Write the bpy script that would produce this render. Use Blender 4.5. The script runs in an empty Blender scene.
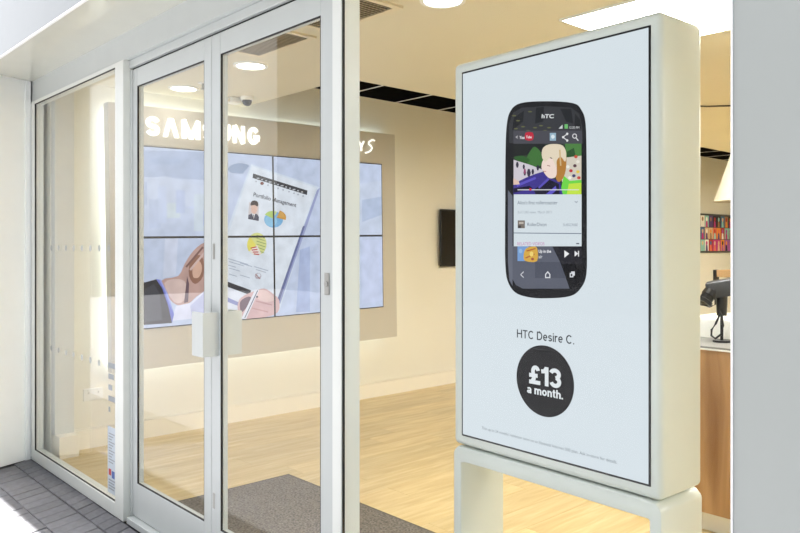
import bpy, bmesh, math, random
from mathutils import Vector, Matrix

# ------------------------------------------------------------------ camera
SC = bpy.context.scene
COL = SC.collection
cam_data = bpy.data.cameras.new('camera')
cam_data.sensor_width = 36.0
cam_data.lens = 745.0 / 800.0 * 36.0
cam_data.shift_y = -20.0 / 800.0
cam_data.clip_start = 0.05
cam = bpy.data.objects.new('camera', cam_data)
cam.location = (0.0, 0.0, 1.45)
cam.rotation_euler = (math.radians(90), 0, math.radians(47.6))
COL.objects.link(cam)
SC.camera = cam

# ------------------------------------------------------------------ sky, sun, exposure
world = bpy.data.worlds.new('world')
SC.world = world
world.use_nodes = True
wn = world.node_tree
sky = wn.nodes.new('ShaderNodeTexSky')
sky.sky_type = 'NISHITA'
sky.sun_disc = False
sky.sun_elevation = math.radians(58)
sky.sun_rotation = math.radians(270)
sky.air_density = 1.0
sky.dust_density = 4.0
sky.ozone_density = 1.0
hsv = wn.nodes.new('ShaderNodeHueSaturation')
hsv.inputs['Saturation'].default_value = 0.30
wn.links.new(sky.outputs[0], hsv.inputs['Color'])
wn.links.new(hsv.outputs[0], wn.nodes['Background'].inputs['Color'])
wn.nodes['Background'].inputs['Strength'].default_value = 0.30

sun_data = bpy.data.lights.new('sun', 'SUN')
sun_data.energy = 24.0
sun_data.angle = math.radians(0.6)
sun_data.color = (1.0, 0.98, 0.95)
sun = bpy.data.objects.new('sun', sun_data)
sun.rotation_euler = Vector((0.50, -0.0117, -0.866)).to_track_quat('-Z', 'Y').to_euler()
sun.location = (-6, 0, 8)
COL.objects.link(sun)

SC.view_settings.view_transform = 'Standard'
SC.view_settings.look = 'None'
SC.view_settings.gamma = 1.0
SC.view_settings.exposure = 0.32
SC.view_settings.use_curve_mapping = False

R = random.Random(7)

# ------------------------------------------------------------------ helpers
def lin(c):
    o = []
    for v in c:
        v = v / 255.0
        o.append(v / 12.92 if v <= 0.04045 else ((v + 0.055) / 1.055) ** 2.4)
    return (o[0], o[1], o[2], 1.0)

class MB:
    """collects boxes, prisms and tubes into one mesh"""
    def __init__(self):
        self.v = []; self.f = []
    def add(self, vs, fs):
        n = len(self.v)
        self.v += [tuple(p) for p in vs]
        self.f += [tuple(i + n for i in f) for f in fs]
        return self
    def box(self, x0, x1, y0, y1, z0, z1):
        vs = [(x, y, z) for z in (z0, z1) for y in (y0, y1) for x in (x0, x1)]
        return self.add(vs, [(0, 2, 3, 1), (4, 5, 7, 6), (0, 1, 5, 4), (2, 6, 7, 3), (0, 4, 6, 2), (1, 3, 7, 5)])
    def prism(self, pts, z0, z1):
        n = len(pts)
        vs = [(x, y, z0) for x, y in pts] + [(x, y, z1) for x, y in pts]
        fs = [tuple(range(n - 1, -1, -1)), tuple(range(n, 2 * n))]
        fs += [(i, (i + 1) % n, n + (i + 1) % n, n + i) for i in range(n)]
        return self.add(vs, fs)
    def cyl(self, p0, p1, r0, r1=None, n=16, cap=True):
        r1 = r0 if r1 is None else r1
        p0, p1 = Vector(p0), Vector(p1)
        d = (p1 - p0).normalized()
        a = d.orthogonal().normalized(); b = d.cross(a)
        vs = []
        for p, r in ((p0, r0), (p1, r1)):
            for i in range(n):
                t = 2 * math.pi * i / n
                vs.append(p + a * (r * math.cos(t)) + b * (r * math.sin(t)))
        fs = [(i, (i + 1) % n, n + (i + 1) % n, n + i) for i in range(n)]
        if cap:
            fs += [tuple(range(n - 1, -1, -1)), tuple(range(n, 2 * n))]
        return self.add(vs, fs)
    def tube(self, pts, r, n=8):
        P = [Vector(p) for p in pts]
        vs = []; fs = []
        up = Vector((0.31, 0.17, 0.93)).normalized()
        for k, p in enumerate(P):
            d = (P[min(k + 1, len(P) - 1)] - P[max(k - 1, 0)]).normalized()
            a = d.cross(up).normalized(); b = d.cross(a)
            for i in range(n):
                t = 2 * math.pi * i / n
                vs.append(p + a * (r * math.cos(t)) + b * (r * math.sin(t)))
        for k in range(len(P) - 1):
            for i in range(n):
                fs.append((k * n + i, k * n + (i + 1) % n, (k + 1) * n + (i + 1) % n, (k + 1) * n + i))
        fs += [tuple(range(n - 1, -1, -1)), tuple(range((len(P) - 1) * n, len(P) * n))]
        return self.add(vs, fs)
    def lathe(self, prof, c, n=24):
        vs = []; fs = []
        for r, z in prof:
            for i in range(n):
                t = 2 * math.pi * i / n
                vs.append((c[0] + r * math.cos(t), c[1] + r * math.sin(t), c[2] + z))
        for k in range(len(prof) - 1):
            for i in range(n):
                fs.append((k * n + i, k * n + (i + 1) % n, (k + 1) * n + (i + 1) % n, (k + 1) * n + i))
        return self.add(vs, fs)
    def mesh(self, name, mat, bevel=0.0, seg=2, smooth=False):
        me = bpy.data.meshes.new(name)
        me.from_pydata(self.v, [], self.f)
        bm = bmesh.new(); bm.from_mesh(me)
        bmesh.ops.recalc_face_normals(bm, faces=bm.faces)
        if bevel:
            bmesh.ops.bevel(bm, geom=list(bm.edges), offset=bevel, segments=seg, profile=0.5, affect='EDGES', clamp_overlap=True)
        bm.to_mesh(me); bm.free()
        if smooth:
            for p in me.polygons: p.use_smooth = True
            try: me.set_sharp_from_angle(angle=math.radians(40))
            except Exception: pass
        if mat: me.materials.append(mat)
        return me
    def build(self, name, mat, parent=None, bevel=0.0, seg=2, smooth=False):
        return link(name, self.mesh(name, mat, bevel, seg, smooth), parent)

def link(name, me, parent=None, loc=(0, 0, 0), rot=(0, 0, 0)):
    o = bpy.data.objects.new(name, me)
    COL.objects.link(o)
    o.parent = parent
    o.location = loc; o.rotation_euler = rot
    return o

def tag(o, label=None, cat=None, group=None, kind=None):
    if label: o['label'] = label
    if cat: o['category'] = cat
    if group: o['group'] = group
    if kind: o['kind'] = kind
    return o

def thing(name, label, cat, loc=(0, 0, 0), rotz=0.0, group=None, kind=None):
    e = bpy.data.objects.new(name, None)
    COL.objects.link(e)
    e.empty_display_size = 0.1
    e.location = loc; e.rotation_euler = (0, 0, rotz)
    return tag(e, label, cat, group, kind)

def copy_tree(o, parent=None):
    c = o.copy(); COL.objects.link(c)
    c.parent = parent
    for ch in [x for x in bpy.data.objects if x.parent == o]:
        copy_tree(ch, c)
    return c

def B(x0, x1, y0, y1, z0, z1):
    return MB().box(x0, x1, y0, y1, z0, z1)

# ------------------------------------------------------------------ materials
def mat(name, col, rough=0.5, metal=0.0, noise=0.0, scale=8.0, bump=0.0, bscale=200.0, spec=0.5, emit=None, estr=0.0, stretch=None, coat=0.0, rand=0.0):
    m = bpy.data.materials.new(name); m.use_nodes = True
    nt = m.node_tree; p = nt.nodes['Principled BSDF']
    c = lin(col)
    p.inputs['Roughness'].default_value = rough
    p.inputs['Metallic'].default_value = metal
    p.inputs['Specular IOR Level'].default_value = spec
    p.inputs['Coat Weight'].default_value = coat
    p.inputs['Coat Roughness'].default_value = 0.05
    p.inputs['Base Color'].default_value = c
    tc = nt.nodes.new('ShaderNodeTexCoord')
    vec = tc.outputs['Object']
    if stretch:
        mp = nt.nodes.new('ShaderNodeMapping'); mp.inputs['Scale'].default_value = stretch
        nt.links.new(vec, mp.inputs['Vector']); vec = mp.outputs['Vector']
    nz = nt.nodes.new('ShaderNodeTexNoise')
    nz.inputs['Scale'].default_value = scale; nz.inputs['Detail'].default_value = 4
    nt.links.new(vec, nz.inputs['Vector'])
    rp = nt.nodes.new('ShaderNodeValToRGB')
    k = noise if noise else 0.012
    rp.color_ramp.elements[0].position = 0.3; rp.color_ramp.elements[1].position = 0.7
    rp.color_ramp.elements[0].color = tuple(max(0, v * (1 - k)) for v in c[:3]) + (1,)
    rp.color_ramp.elements[1].color = tuple(min(1, v * (1 + k)) for v in c[:3]) + (1,)
    nt.links.new(nz.outputs['Fac'], rp.inputs['Fac'])
    out = rp.outputs['Color']
    if rand:
        oi = nt.nodes.new('ShaderNodeObjectInfo')
        mr = nt.nodes.new('ShaderNodeMapRange')
        mr.inputs['To Min'].default_value = 1 - rand; mr.inputs['To Max'].default_value = 1 + rand
        nt.links.new(oi.outputs['Random'], mr.inputs['Value'])
        hs = nt.nodes.new('ShaderNodeHueSaturation')
        nt.links.new(mr.outputs['Result'], hs.inputs['Value']); nt.links.new(out, hs.inputs['Color'])
        out = hs.outputs['Color']
    nt.links.new(out, p.inputs['Base Color'])
    if bump:
        n2 = nt.nodes.new('ShaderNodeTexNoise'); n2.inputs['Scale'].default_value = bscale; n2.inputs['Detail'].default_value = 3
        nt.links.new(vec, n2.inputs['Vector'])
        bp = nt.nodes.new('ShaderNodeBump'); bp.inputs['Strength'].default_value = bump; bp.inputs['Distance'].default_value = 0.004
        nt.links.new(n2.outputs['Fac'], bp.inputs['Height']); nt.links.new(bp.outputs['Normal'], p.inputs['Normal'])
    if emit:
        p.inputs['Emission Color'].default_value = lin(emit)
        p.inputs['Emission Strength'].default_value = estr
    return m

def glass_mat(name, tint, gain=1.0):
    """clear sheet: see-through, with an angle-dependent mirror share on each face"""
    m = bpy.data.materials.new(name); m.use_nodes = True
    nt = m.node_tree; nt.nodes.remove(nt.nodes['Principled BSDF'])
    out = nt.nodes['Material Output']
    lw = nt.nodes.new('ShaderNodeLayerWeight'); lw.inputs['Blend'].default_value = 0.5
    pw = nt.nodes.new('ShaderNodeMath'); pw.operation = 'POWER'; pw.inputs[1].default_value = 5.0
    nt.links.new(lw.outputs['Facing'], pw.inputs[0])
    ma = nt.nodes.new('ShaderNodeMath'); ma.operation = 'MULTIPLY_ADD'
    ma.inputs[1].default_value = 0.96 * gain; ma.inputs[2].default_value = 0.04 * gain
    nt.links.new(pw.outputs[0], ma.inputs[0])
    tr = nt.nodes.new('ShaderNodeBsdfTransparent'); tr.inputs['Color'].default_value = tint
    gl = nt.nodes.new('ShaderNodeBsdfGlossy'); gl.inputs['Roughness'].default_value = 0.0
    mx = nt.nodes.new('ShaderNodeMixShader')
    nt.links.new(ma.outputs[0], mx.inputs[0]); nt.links.new(tr.outputs[0], mx.inputs[1]); nt.links.new(gl.outputs[0], mx.inputs[2])
    nt.links.new(mx.outputs[0], out.inputs['Surface'])
    return m

def print_mat(name, strength, rough=0.12, mottle=0.0):
    """picture shown by a lit screen, colours stored per face"""
    m = bpy.data.materials.new(name); m.use_nodes = True
    nt = m.node_tree; p = nt.nodes['Principled BSDF']
    at = nt.nodes.new('ShaderNodeAttribute'); at.attribute_name = 'ink'
    p.inputs['Base Color'].default_value = (0.01, 0.01, 0.012, 1)
    p.inputs['Roughness'].default_value = rough
    p.inputs['Specular IOR Level'].default_value = 0.12
    col = at.outputs['Color']
    if mottle:
        tc = nt.nodes.new('ShaderNodeTexCoord')
        nz = nt.nodes.new('ShaderNodeTexNoise'); nz.inputs['Scale'].default_value = 9.0; nz.inputs['Detail'].default_value = 5
        nt.links.new(tc.outputs['Object'], nz.inputs['Vector'])
        mr = nt.nodes.new('ShaderNodeMapRange')
        mr.inputs['From Min'].default_value = 0.3; mr.inputs['From Max'].default_value = 0.7
        mr.inputs['To Min'].default_value = 1 - mottle; mr.inputs['To Max'].default_value = 1 + mottle
        nt.links.new(nz.outputs['Fac'], mr.inputs['Value'])
        vm = nt.nodes.new('ShaderNodeVectorMath'); vm.operation = 'SCALE'
        nt.links.new(col, vm.inputs[0]); nt.links.new(mr.outputs['Result'], vm.inputs['Scale'])
        col = vm.outputs['Vector']
    nt.links.new(col, p.inputs['Emission Color'])
    p.inputs['Emission Strength'].default_value = strength
    return m

def emit_mat(name, col, s):
    m = bpy.data.materials.new(name); m.use_nodes = True
    p = m.node_tree.nodes['Principled BSDF']
    p.inputs['Base Color'].default_value = lin(col)
    p.inputs['Emission Color'].default_value = lin(col); p.inputs['Emission Strength'].default_value = s
    return m

def wood_mat(name, c0, c1, c2, stretch, rough, rand):
    m = bpy.data.materials.new(name); m.use_nodes = True
    nt = m.node_tree; p = nt.nodes['Principled BSDF']
    p.inputs['Roughness'].default_value = rough
    tc = nt.nodes.new('ShaderNodeTexCoord'); oi = nt.nodes.new('ShaderNodeObjectInfo')
    mp = nt.nodes.new('ShaderNodeMapping'); mp.inputs['Scale'].default_value = stretch
    nt.links.new(tc.outputs['Object'], mp.inputs['Vector'])
    ml = nt.nodes.new('ShaderNodeMath'); ml.operation = 'MULTIPLY'; ml.inputs[1].default_value = 37.0
    nt.links.new(oi.outputs['Random'], ml.inputs[0])
    cb = nt.nodes.new('ShaderNodeCombineXYZ')
    for i in range(3): nt.links.new(ml.outputs[0], cb.inputs[i])
    nt.links.new(cb.outputs[0], mp.inputs['Location'])
    nz = nt.nodes.new('ShaderNodeTexNoise'); nz.inputs['Scale'].default_value = 1.0; nz.inputs['Detail'].default_value = 6; nz.inputs['Distortion'].default_value = 0.6
    nt.links.new(mp.outputs['Vector'], nz.inputs['Vector'])
    rp = nt.nodes.new('ShaderNodeValToRGB'); e = rp.color_ramp.elements
    e[0].position = 0.30; e[0].color = lin(c0); e[1].position = 0.72; e[1].color = lin(c2)
    x = e.new(0.5); x.color = lin(c1)
    nt.links.new(nz.outputs['Fac'], rp.inputs['Fac'])
    mr = nt.nodes.new('ShaderNodeMapRange'); mr.inputs['To Min'].default_value = 1 - rand; mr.inputs['To Max'].default_value = 1 + rand
    nt.links.new(oi.outputs['Random'], mr.inputs['Value'])
    hs = nt.nodes.new('ShaderNodeHueSaturation')
    nt.links.new(mr.outputs['Result'], hs.inputs['Value']); nt.links.new(rp.outputs['Color'], hs.inputs['Color'])
    nt.links.new(hs.outputs['Color'], p.inputs['Base Color'])
    return m

M = {}
M['alu'] = mat('white_aluminium', (198, 203, 200), 0.38)
M['mullion'] = mat('white_mullion', (228, 231, 224), 0.35)
M['clad'] = mat('white_cladding', (242, 245, 243), 0.30)
M['soffit'] = mat('soffit_gloss', (203, 203, 190), 0.16)
M['fascia'] = mat('fascia_gloss', (126, 131, 131), 0.22)
M['lip'] = mat('white_lip', (250, 250, 248), 0.25)
M['pier'] = mat('grey_pier', (170, 175, 171), 0.5, noise=0.02, scale=3)
M['gasket'] = mat('black_rubber', (22, 23, 22), 0.6)
M['glass'] = glass_mat('shop_glass', (0.975, 0.98, 0.975, 1), 0.65)
M['clearglass'] = glass_mat('low_reflection_glass', (0.98, 0.985, 0.98, 1), 0.10)
M['wall'] = mat('cream_paint', (233, 230, 216), 0.55, noise=0.015, scale=2)
M['wallgrey'] = mat('pale_grey_paint', (214, 216, 212), 0.55)
M['ceil'] = mat('ceiling_paint', (222, 215, 190), 0.6, noise=0.02, scale=1.5)
M['skirt'] = mat('skirting_paint', (242, 237, 222), 0.4)
M['taupe'] = mat('taupe_panel', (202, 198, 186), 0.34, noise=0.012, scale=3)
M['floor'] = wood_mat('oak_laminate', (196, 168, 114), (208, 184, 132), (222, 201, 154), (26.0, 2.2, 8.0), 0.32, 0.07)
M['subfloor'] = mat('dark_joint', (120, 92, 52), 0.7)
M['matting'] = mat('grey_matting', (112, 105, 95), 0.95, noise=0.6, scale=90, bump=0.8, bscale=250)
M['paver'] = mat('grey_paver', (112, 112, 116), 0.85, noise=0.12, scale=25, bump=0.12, bscale=220, rand=0.10)
M['paving'] = mat('paving_field', (112, 112, 116), 0.85, noise=0.05, scale=4)
M['joint'] = mat('paver_joint', (62, 62, 64), 0.95)
M['blacktile'] = mat('black_ceiling_tile', (10, 10, 10), 0.7, noise=0.5, scale=14, rand=0.2, spec=0.0)
M['slat'] = mat('grille_slat', (204, 194, 170), 0.45)
M['dark'] = mat('grille_dark', (96, 88, 76), 0.8)
M['grilleframe'] = mat('grille_frame', (224, 212, 182), 0.45)
M['black'] = mat('black_plastic', (20, 20, 21), 0.3)
M['blackgloss'] = mat('black_screen_glass', (8, 8, 9), 0.06)
M['steel'] = mat('brushed_steel', (170, 170, 165), 0.35, metal=0.9)
M['white'] = mat('white_plastic', (238, 238, 232), 0.35)
M['totem'] = mat('totem_lacquer', (214, 220, 213), 0.30)
M['panelwood'] = wood_mat('oak_veneer', (140, 100, 58), (178, 138, 90), (204, 166, 118), (9.0, 9.0, 1.1), 0.4, 0.04)
M['ledgewood'] = wood_mat('pale_board', (196, 158, 108), (212, 178, 130), (222, 192, 150), (2.0, 12.0, 12.0), 0.4, 0.03)
M['greytop'] = mat('grey_counter_mat', (120, 120, 116), 0.4)
M['kit'] = mat('charcoal_plastic', (58, 60, 64), 0.35)
M['shade'] = mat('white_shade', (176, 166, 142), 0.6)
M['lightpanel'] = emit_mat('luminous_panel', (252, 250, 246), 22.0)
M['lens'] = emit_mat('downlight_lens', (255, 250, 240), 9.0)
M['bulb'] = emit_mat('dim_bulb', (255, 240, 210), 1.2)
M['led'] = emit_mat('led_strip', (244, 252, 255), 5.5)
M['signface'] = emit_mat('lit_letter', (255, 255, 252), 0.8)
M['wallprint'] = print_mat('video_wall_picture', 0.74, 0.35, 0.10)
M['totemprint'] = print_mat('poster_screen_picture', 0.80, 0.35, 0.0)
M['flatprint'] = print_mat('collage_print', 0.0, 0.5)
M['dot'] = mat('etched_dot', (178, 180, 176), 0.6)
M['vinyl'] = mat('white_vinyl', (196, 206, 214), 0.5)
M['vinylgrey'] = mat('grey_vinyl', (150, 156, 160), 0.5)
M['red'] = mat('red_vinyl', (190, 60, 60), 0.5)
M['blue'] = mat('blue_vinyl', (70, 100, 170), 0.5)
M['road'] = mat('asphalt', (120, 120, 120), 0.9, noise=0.1, scale=30)
M['stone'] = mat('pale_stone', (120, 112, 100), 0.8, noise=0.06, scale=3)
M['farglass'] = mat('far_window_glass', (60, 70, 82), 0.1)
M['kerb'] = mat('kerb_stone', (160, 158, 152), 0.85, noise=0.05, scale=12)

# print materials that are paper, not light
fp = M['flatprint'].node_tree
at = [n for n in fp.nodes if n.type == 'ATTRIBUTE'][0]
fp.links.new(at.outputs['Color'], fp.nodes['Principled BSDF'].inputs['Base Color'])

# ------------------------------------------------------------------ lettering and flat pictures
_txt = {}
def text_faces(s, bold=0.0, extrude=0.0):
    """outline of a word in the built-in font, as (verts, faces, width)"""
    key = (s, bold, extrude)
    if key in _txt: return _txt[key]
    cu = bpy.data.curves.new('lettering', 'FONT')
    cu.body = s; cu.size = 1.0; cu.offset = bold; cu.extrude = extrude
    cu.resolution_u = 4
    ob = bpy.data.objects.new('lettering', cu)
    COL.objects.link(ob)
    dg = bpy.context.evaluated_depsgraph_get(); dg.update()
    me = bpy.data.meshes.new_from_object(ob.evaluated_get(dg), depsgraph=dg)
    vs = [tuple(v.co) for v in me.vertices]; fs = [tuple(p.vertices) for p in me.polygons]
    bpy.data.objects.remove(ob); bpy.data.curves.remove(cu); bpy.data.meshes.remove(me)
    x0 = min(v[0] for v in vs); x1 = max(v[0] for v in vs)
    vs = [(v[0] - x0, v[1], v[2]) for v in vs]
    _txt[key] = (vs, fs, x1 - x0)
    return _txt[key]

def arc(cx, cy, rx, ry, a0, a1, n=10):
    return [(cx + rx * math.cos(math.radians(a0 + (a1 - a0) * i / n)), cy + ry * math.sin(math.radians(a0 + (a1 - a0) * i / n))) for i in range(n + 1)]

# bold grotesque letters as pen strokes: width, strokes; height 1, stroke edges stay inside the box
def grotesque(t):
    h = t / 2
    G = {}
    def s_path(w):
        r = (1 - t) / 4
        return arc(w / 2, 1 - h - r, w / 2 - h, r, 15, 180, 10) + arc(w / 2, 1 - h - r, w / 2 - h, r, 190, 250, 4) + arc(w / 2, h + r, w / 2 - h, r, 70, 0, 6) + arc(w / 2, h + r, w / 2 - h, r, -10, -165, 10)
    G['S'] = (0.80, [s_path(0.80)])
    G['M'] = (1.0, [[(h, 0), (h, 1)], [(1 - h, 0), (1 - h, 1)], [(h * 0.85, 1), (0.5, 0.02)], [(0.5, 0.02), (1 - h * 0.85, 1)]])
    G['U'] = (0.78, [[(h, 1), (h, 0.39)] + arc(0.39, 0.39, 0.39 - h, 0.39 - h, 180, 360, 12) + [(0.78 - h, 0.39), (0.78 - h, 1)]])
    G['N'] = (0.80, [[(h, 0), (h, 1)], [(0.80 - h, 0), (0.80 - h, 1)], [(h * 1.15, 1), (0.80 - h * 1.15, 0)]])
    G['G'] = (0.84, [arc(0.42, 0.5, 0.42 - h, 0.5 - h, 35, 330, 20) + [(0.84 - h, 0.30), (0.84 - h, 0.52)], [(0.46, 0.44), (0.84, 0.44)]])
    G['H'] = (0.74, [[(h, 0), (h, 1)], [(0.74 - h, 0), (0.74 - h, 1)], [(h, 0.52), (0.74 - h, 0.52)]])
    G['T'] = (0.66, [[(0.33, 0), (0.33, 1)], [(0, 1 - h), (0.66, 1 - h)]])
    G['C'] = (0.78, [arc(0.40, 0.5, 0.40 - h, 0.5 - h, 42, 318, 20)])
    G['D'] = (0.74, [[(h, 0), (h, 1)], [(h, 1 - h), (0.32, 1 - h)] + arc(0.32, 0.5, 0.42 - h, 0.5 - h, 90, -90, 12) + [(h, h)]])
    X = 0.74
    G['e'] = (0.58, [[(h, X / 2), (0.58 - h, X / 2)], arc(0.29, X / 2, 0.29 - h, X / 2 - h, 0, 315, 18)])
    r = (X - t) / 4
    G['s'] = (0.50, [arc(0.25, X - h - r, 0.25 - h, r, 20, 250, 10) + arc(0.25, h + r, 0.25 - h, r, 70, -160, 10)])
    G['i'] = (t, [[(h, 0), (h, X)], [(h, 1 - t), (h, 1)]])
    G['r'] = (0.36, [[(h, 0), (h, X)], arc(0.36, X - 0.30, 0.36 - h, 0.30 - h, 175, 90, 6)])
    G['a'] = (0.58, [arc(0.28, X - 0.24, 0.28 - h, 0.24 - h, 165, 0, 8) + [(0.56 - h, 0.12), (0.58 - h * 0.6, 0)], arc(0.26, 0.21, 0.26 - h, 0.21 - h, 0, 360, 16)])
    G['m'] = (0.88, [[(h, 0), (h, X)], arc(0.265, X - 0.24, 0.265 - h, 0.24 - h, 175, 0, 8) + [(0.53 - h, 0)], arc(0.615, X - 0.24, 0.265 - h, 0.24 - h, 175, 0, 8) + [(0.88 - h, 0)]])
    G['o'] = (0.60, [arc(0.30, X / 2, 0.30 - h, X / 2 - h, 0, 360, 22)])
    G['n'] = (0.55, [[(h, 0), (h, X)], arc(0.275, X - 0.26, 0.275 - h, 0.26 - h, 175, 0, 8) + [(0.55 - h, 0)]])
    G['h'] = (0.55, [[(h, 0), (h, 1)], arc(0.275, X - 0.26, 0.275 - h, 0.26 - h, 175, 0, 8) + [(0.55 - h, 0)]])
    G['t'] = (0.36, [[(0.16, 0.94), (0.16, 0.2)] + arc(0.16 + 0.16, 0.2, 0.16, 0.2 - h, 190, 280, 5), [(0, X - h * 0.8), (0.36, X - h * 0.8)]])
    G['.'] = (t, [[(h, 0), (h, t)]])
    G['1'] = (0.42, [[(0.42 - h, 0), (0.42 - h, 1)], [(0.0, 0.74), (0.20, 0.77), (0.42 - h, 1.0 - h * 0.3)]])
    G['3'] = (0.66, [arc(0.31, 1 - h - (1 - t) / 4, 0.31 - h * 0.8, (1 - t) / 4, 165, -80, 14), arc(0.33, h + (1 - t) / 4 + 0.01, 0.33 - h, (1 - t) / 4 + 0.01, 80, -165, 14)])
    G['\u00a3'] = (0.68, [arc(0.40, 1 - h - 0.22, 0.26 - h, 0.22, 15, 180, 10) + [(0.16 + h, 0.5), (0.20 + h, 0.3), (0.06 + h, h)], [(0.02, h), (0.68, h)], [(0.02, 0.46), (0.52, 0.46)]])
    return G

def stroke_quads(P, t):
    P = [Vector(p) for p in P]
    out = []; L = []; Rr = []
    for k, p in enumerate(P):
        d0 = (P[k] - P[k - 1]).normalized() if k else None
        d1 = (P[k + 1] - P[k]).normalized() if k + 1 < len(P) else None
        a = d0 or d1; b = d1 or d0
        n0 = Vector((-a.y, a.x)); n1 = Vector((-b.y, b.x))
        m = n0 + n1
        m = m / max(m.dot(n0), 0.4)
        L.append(p + m * t / 2); Rr.append(p - m * t / 2)
    for k in range(len(P) - 1):
        out.append([tuple(L[k]), tuple(L[k + 1]), tuple(Rr[k + 1]), tuple(Rr[k])])
    return out

def bold_word(s, p0, p1, height, t=0.19, gap=0.07, space=0.30):
    """polygons of a word in bold grotesque strokes from p0 to p1"""
    G = grotesque(t); x = 0.0; polys = []
    for ch in s:
        if ch == ' ': x += space; continue
        w, st = G[ch]
        for P in st: polys += [[(a + x, b) for a, b in q] for q in stroke_quads(P, t)]
        x += w + gap
    x -= gap
    k = (p1[0] - p0[0]) / x
    return [[(p0[0] + a * k, p0[1] + b * height) for a, b in q] for q in polys]

def text_polys(s, p0, p1, bold=0.0, tall=1.0):
    """polygons of a word set from p0 to p1 along its baseline, in picture coordinates"""
    vs, fs, w = text_faces(s, bold)
    X = Vector((p1[0] - p0[0], p1[1] - p0[1])) / w
    Y = Vector((-X.y, X.x)) * tall
    pts = [Vector(p0) + X * v[0] + Y * v[1] for v in vs]
    return [[(pts[i].x, pts[i].y) for i in f] for f in fs]

def clip(poly, x0, x1, y0, y1):
    def cut(P, inside, cross):
        out = []
        for i in range(len(P)):
            a, b = P[i - 1], P[i]
            if inside(b):
                if not inside(a): out.append(cross(a, b))
                out.append(b)
            elif inside(a): out.append(cross(a, b))
        return out
    def cx(x): return lambda a, b: (x, a[1] + (b[1] - a[1]) * (x - a[0]) / (b[0] - a[0]))
    def cy(y): return lambda a, b: (a[0] + (b[0] - a[0]) * (y - a[1]) / (b[1] - a[1]), y)
    for ins, cr in ((lambda p: p[0] >= x0, cx(x0)), (lambda p: p[0] <= x1, cx(x1)), (lambda p: p[1] >= y0, cy(y0)), (lambda p: p[1] <= y1, cy(y1))):
        poly = cut(poly, ins, cr)
        if len(poly) < 3: return None
    return poly

def picture(name, layers, place, material, parent, step=0.00006, kind=None):
    """layers: list of (rgb, [polygons]); place(u, v, w) gives the point at height w over the sheet"""
    vs = []; fs = []; cols = []
    for k, (c, polys) in enumerate(layers):
        lc = lin(c)
        for P in polys:
            n = len(vs)
            vs += [place(u, v, 0.0002 + step * k) for u, v in P]
            fs.append(tuple(range(n, n + len(P)))); cols.append(lc)
    me = bpy.data.meshes.new(name)
    me.from_pydata(vs, [], fs)
    ca = me.color_attributes.new('ink', 'FLOAT_COLOR', 'CORNER')
    for p in me.polygons:
        for li in p.loop_indices: ca.data[li].color = cols[p.index]
    me.materials.append(material)
    return link(name, me, parent)

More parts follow.
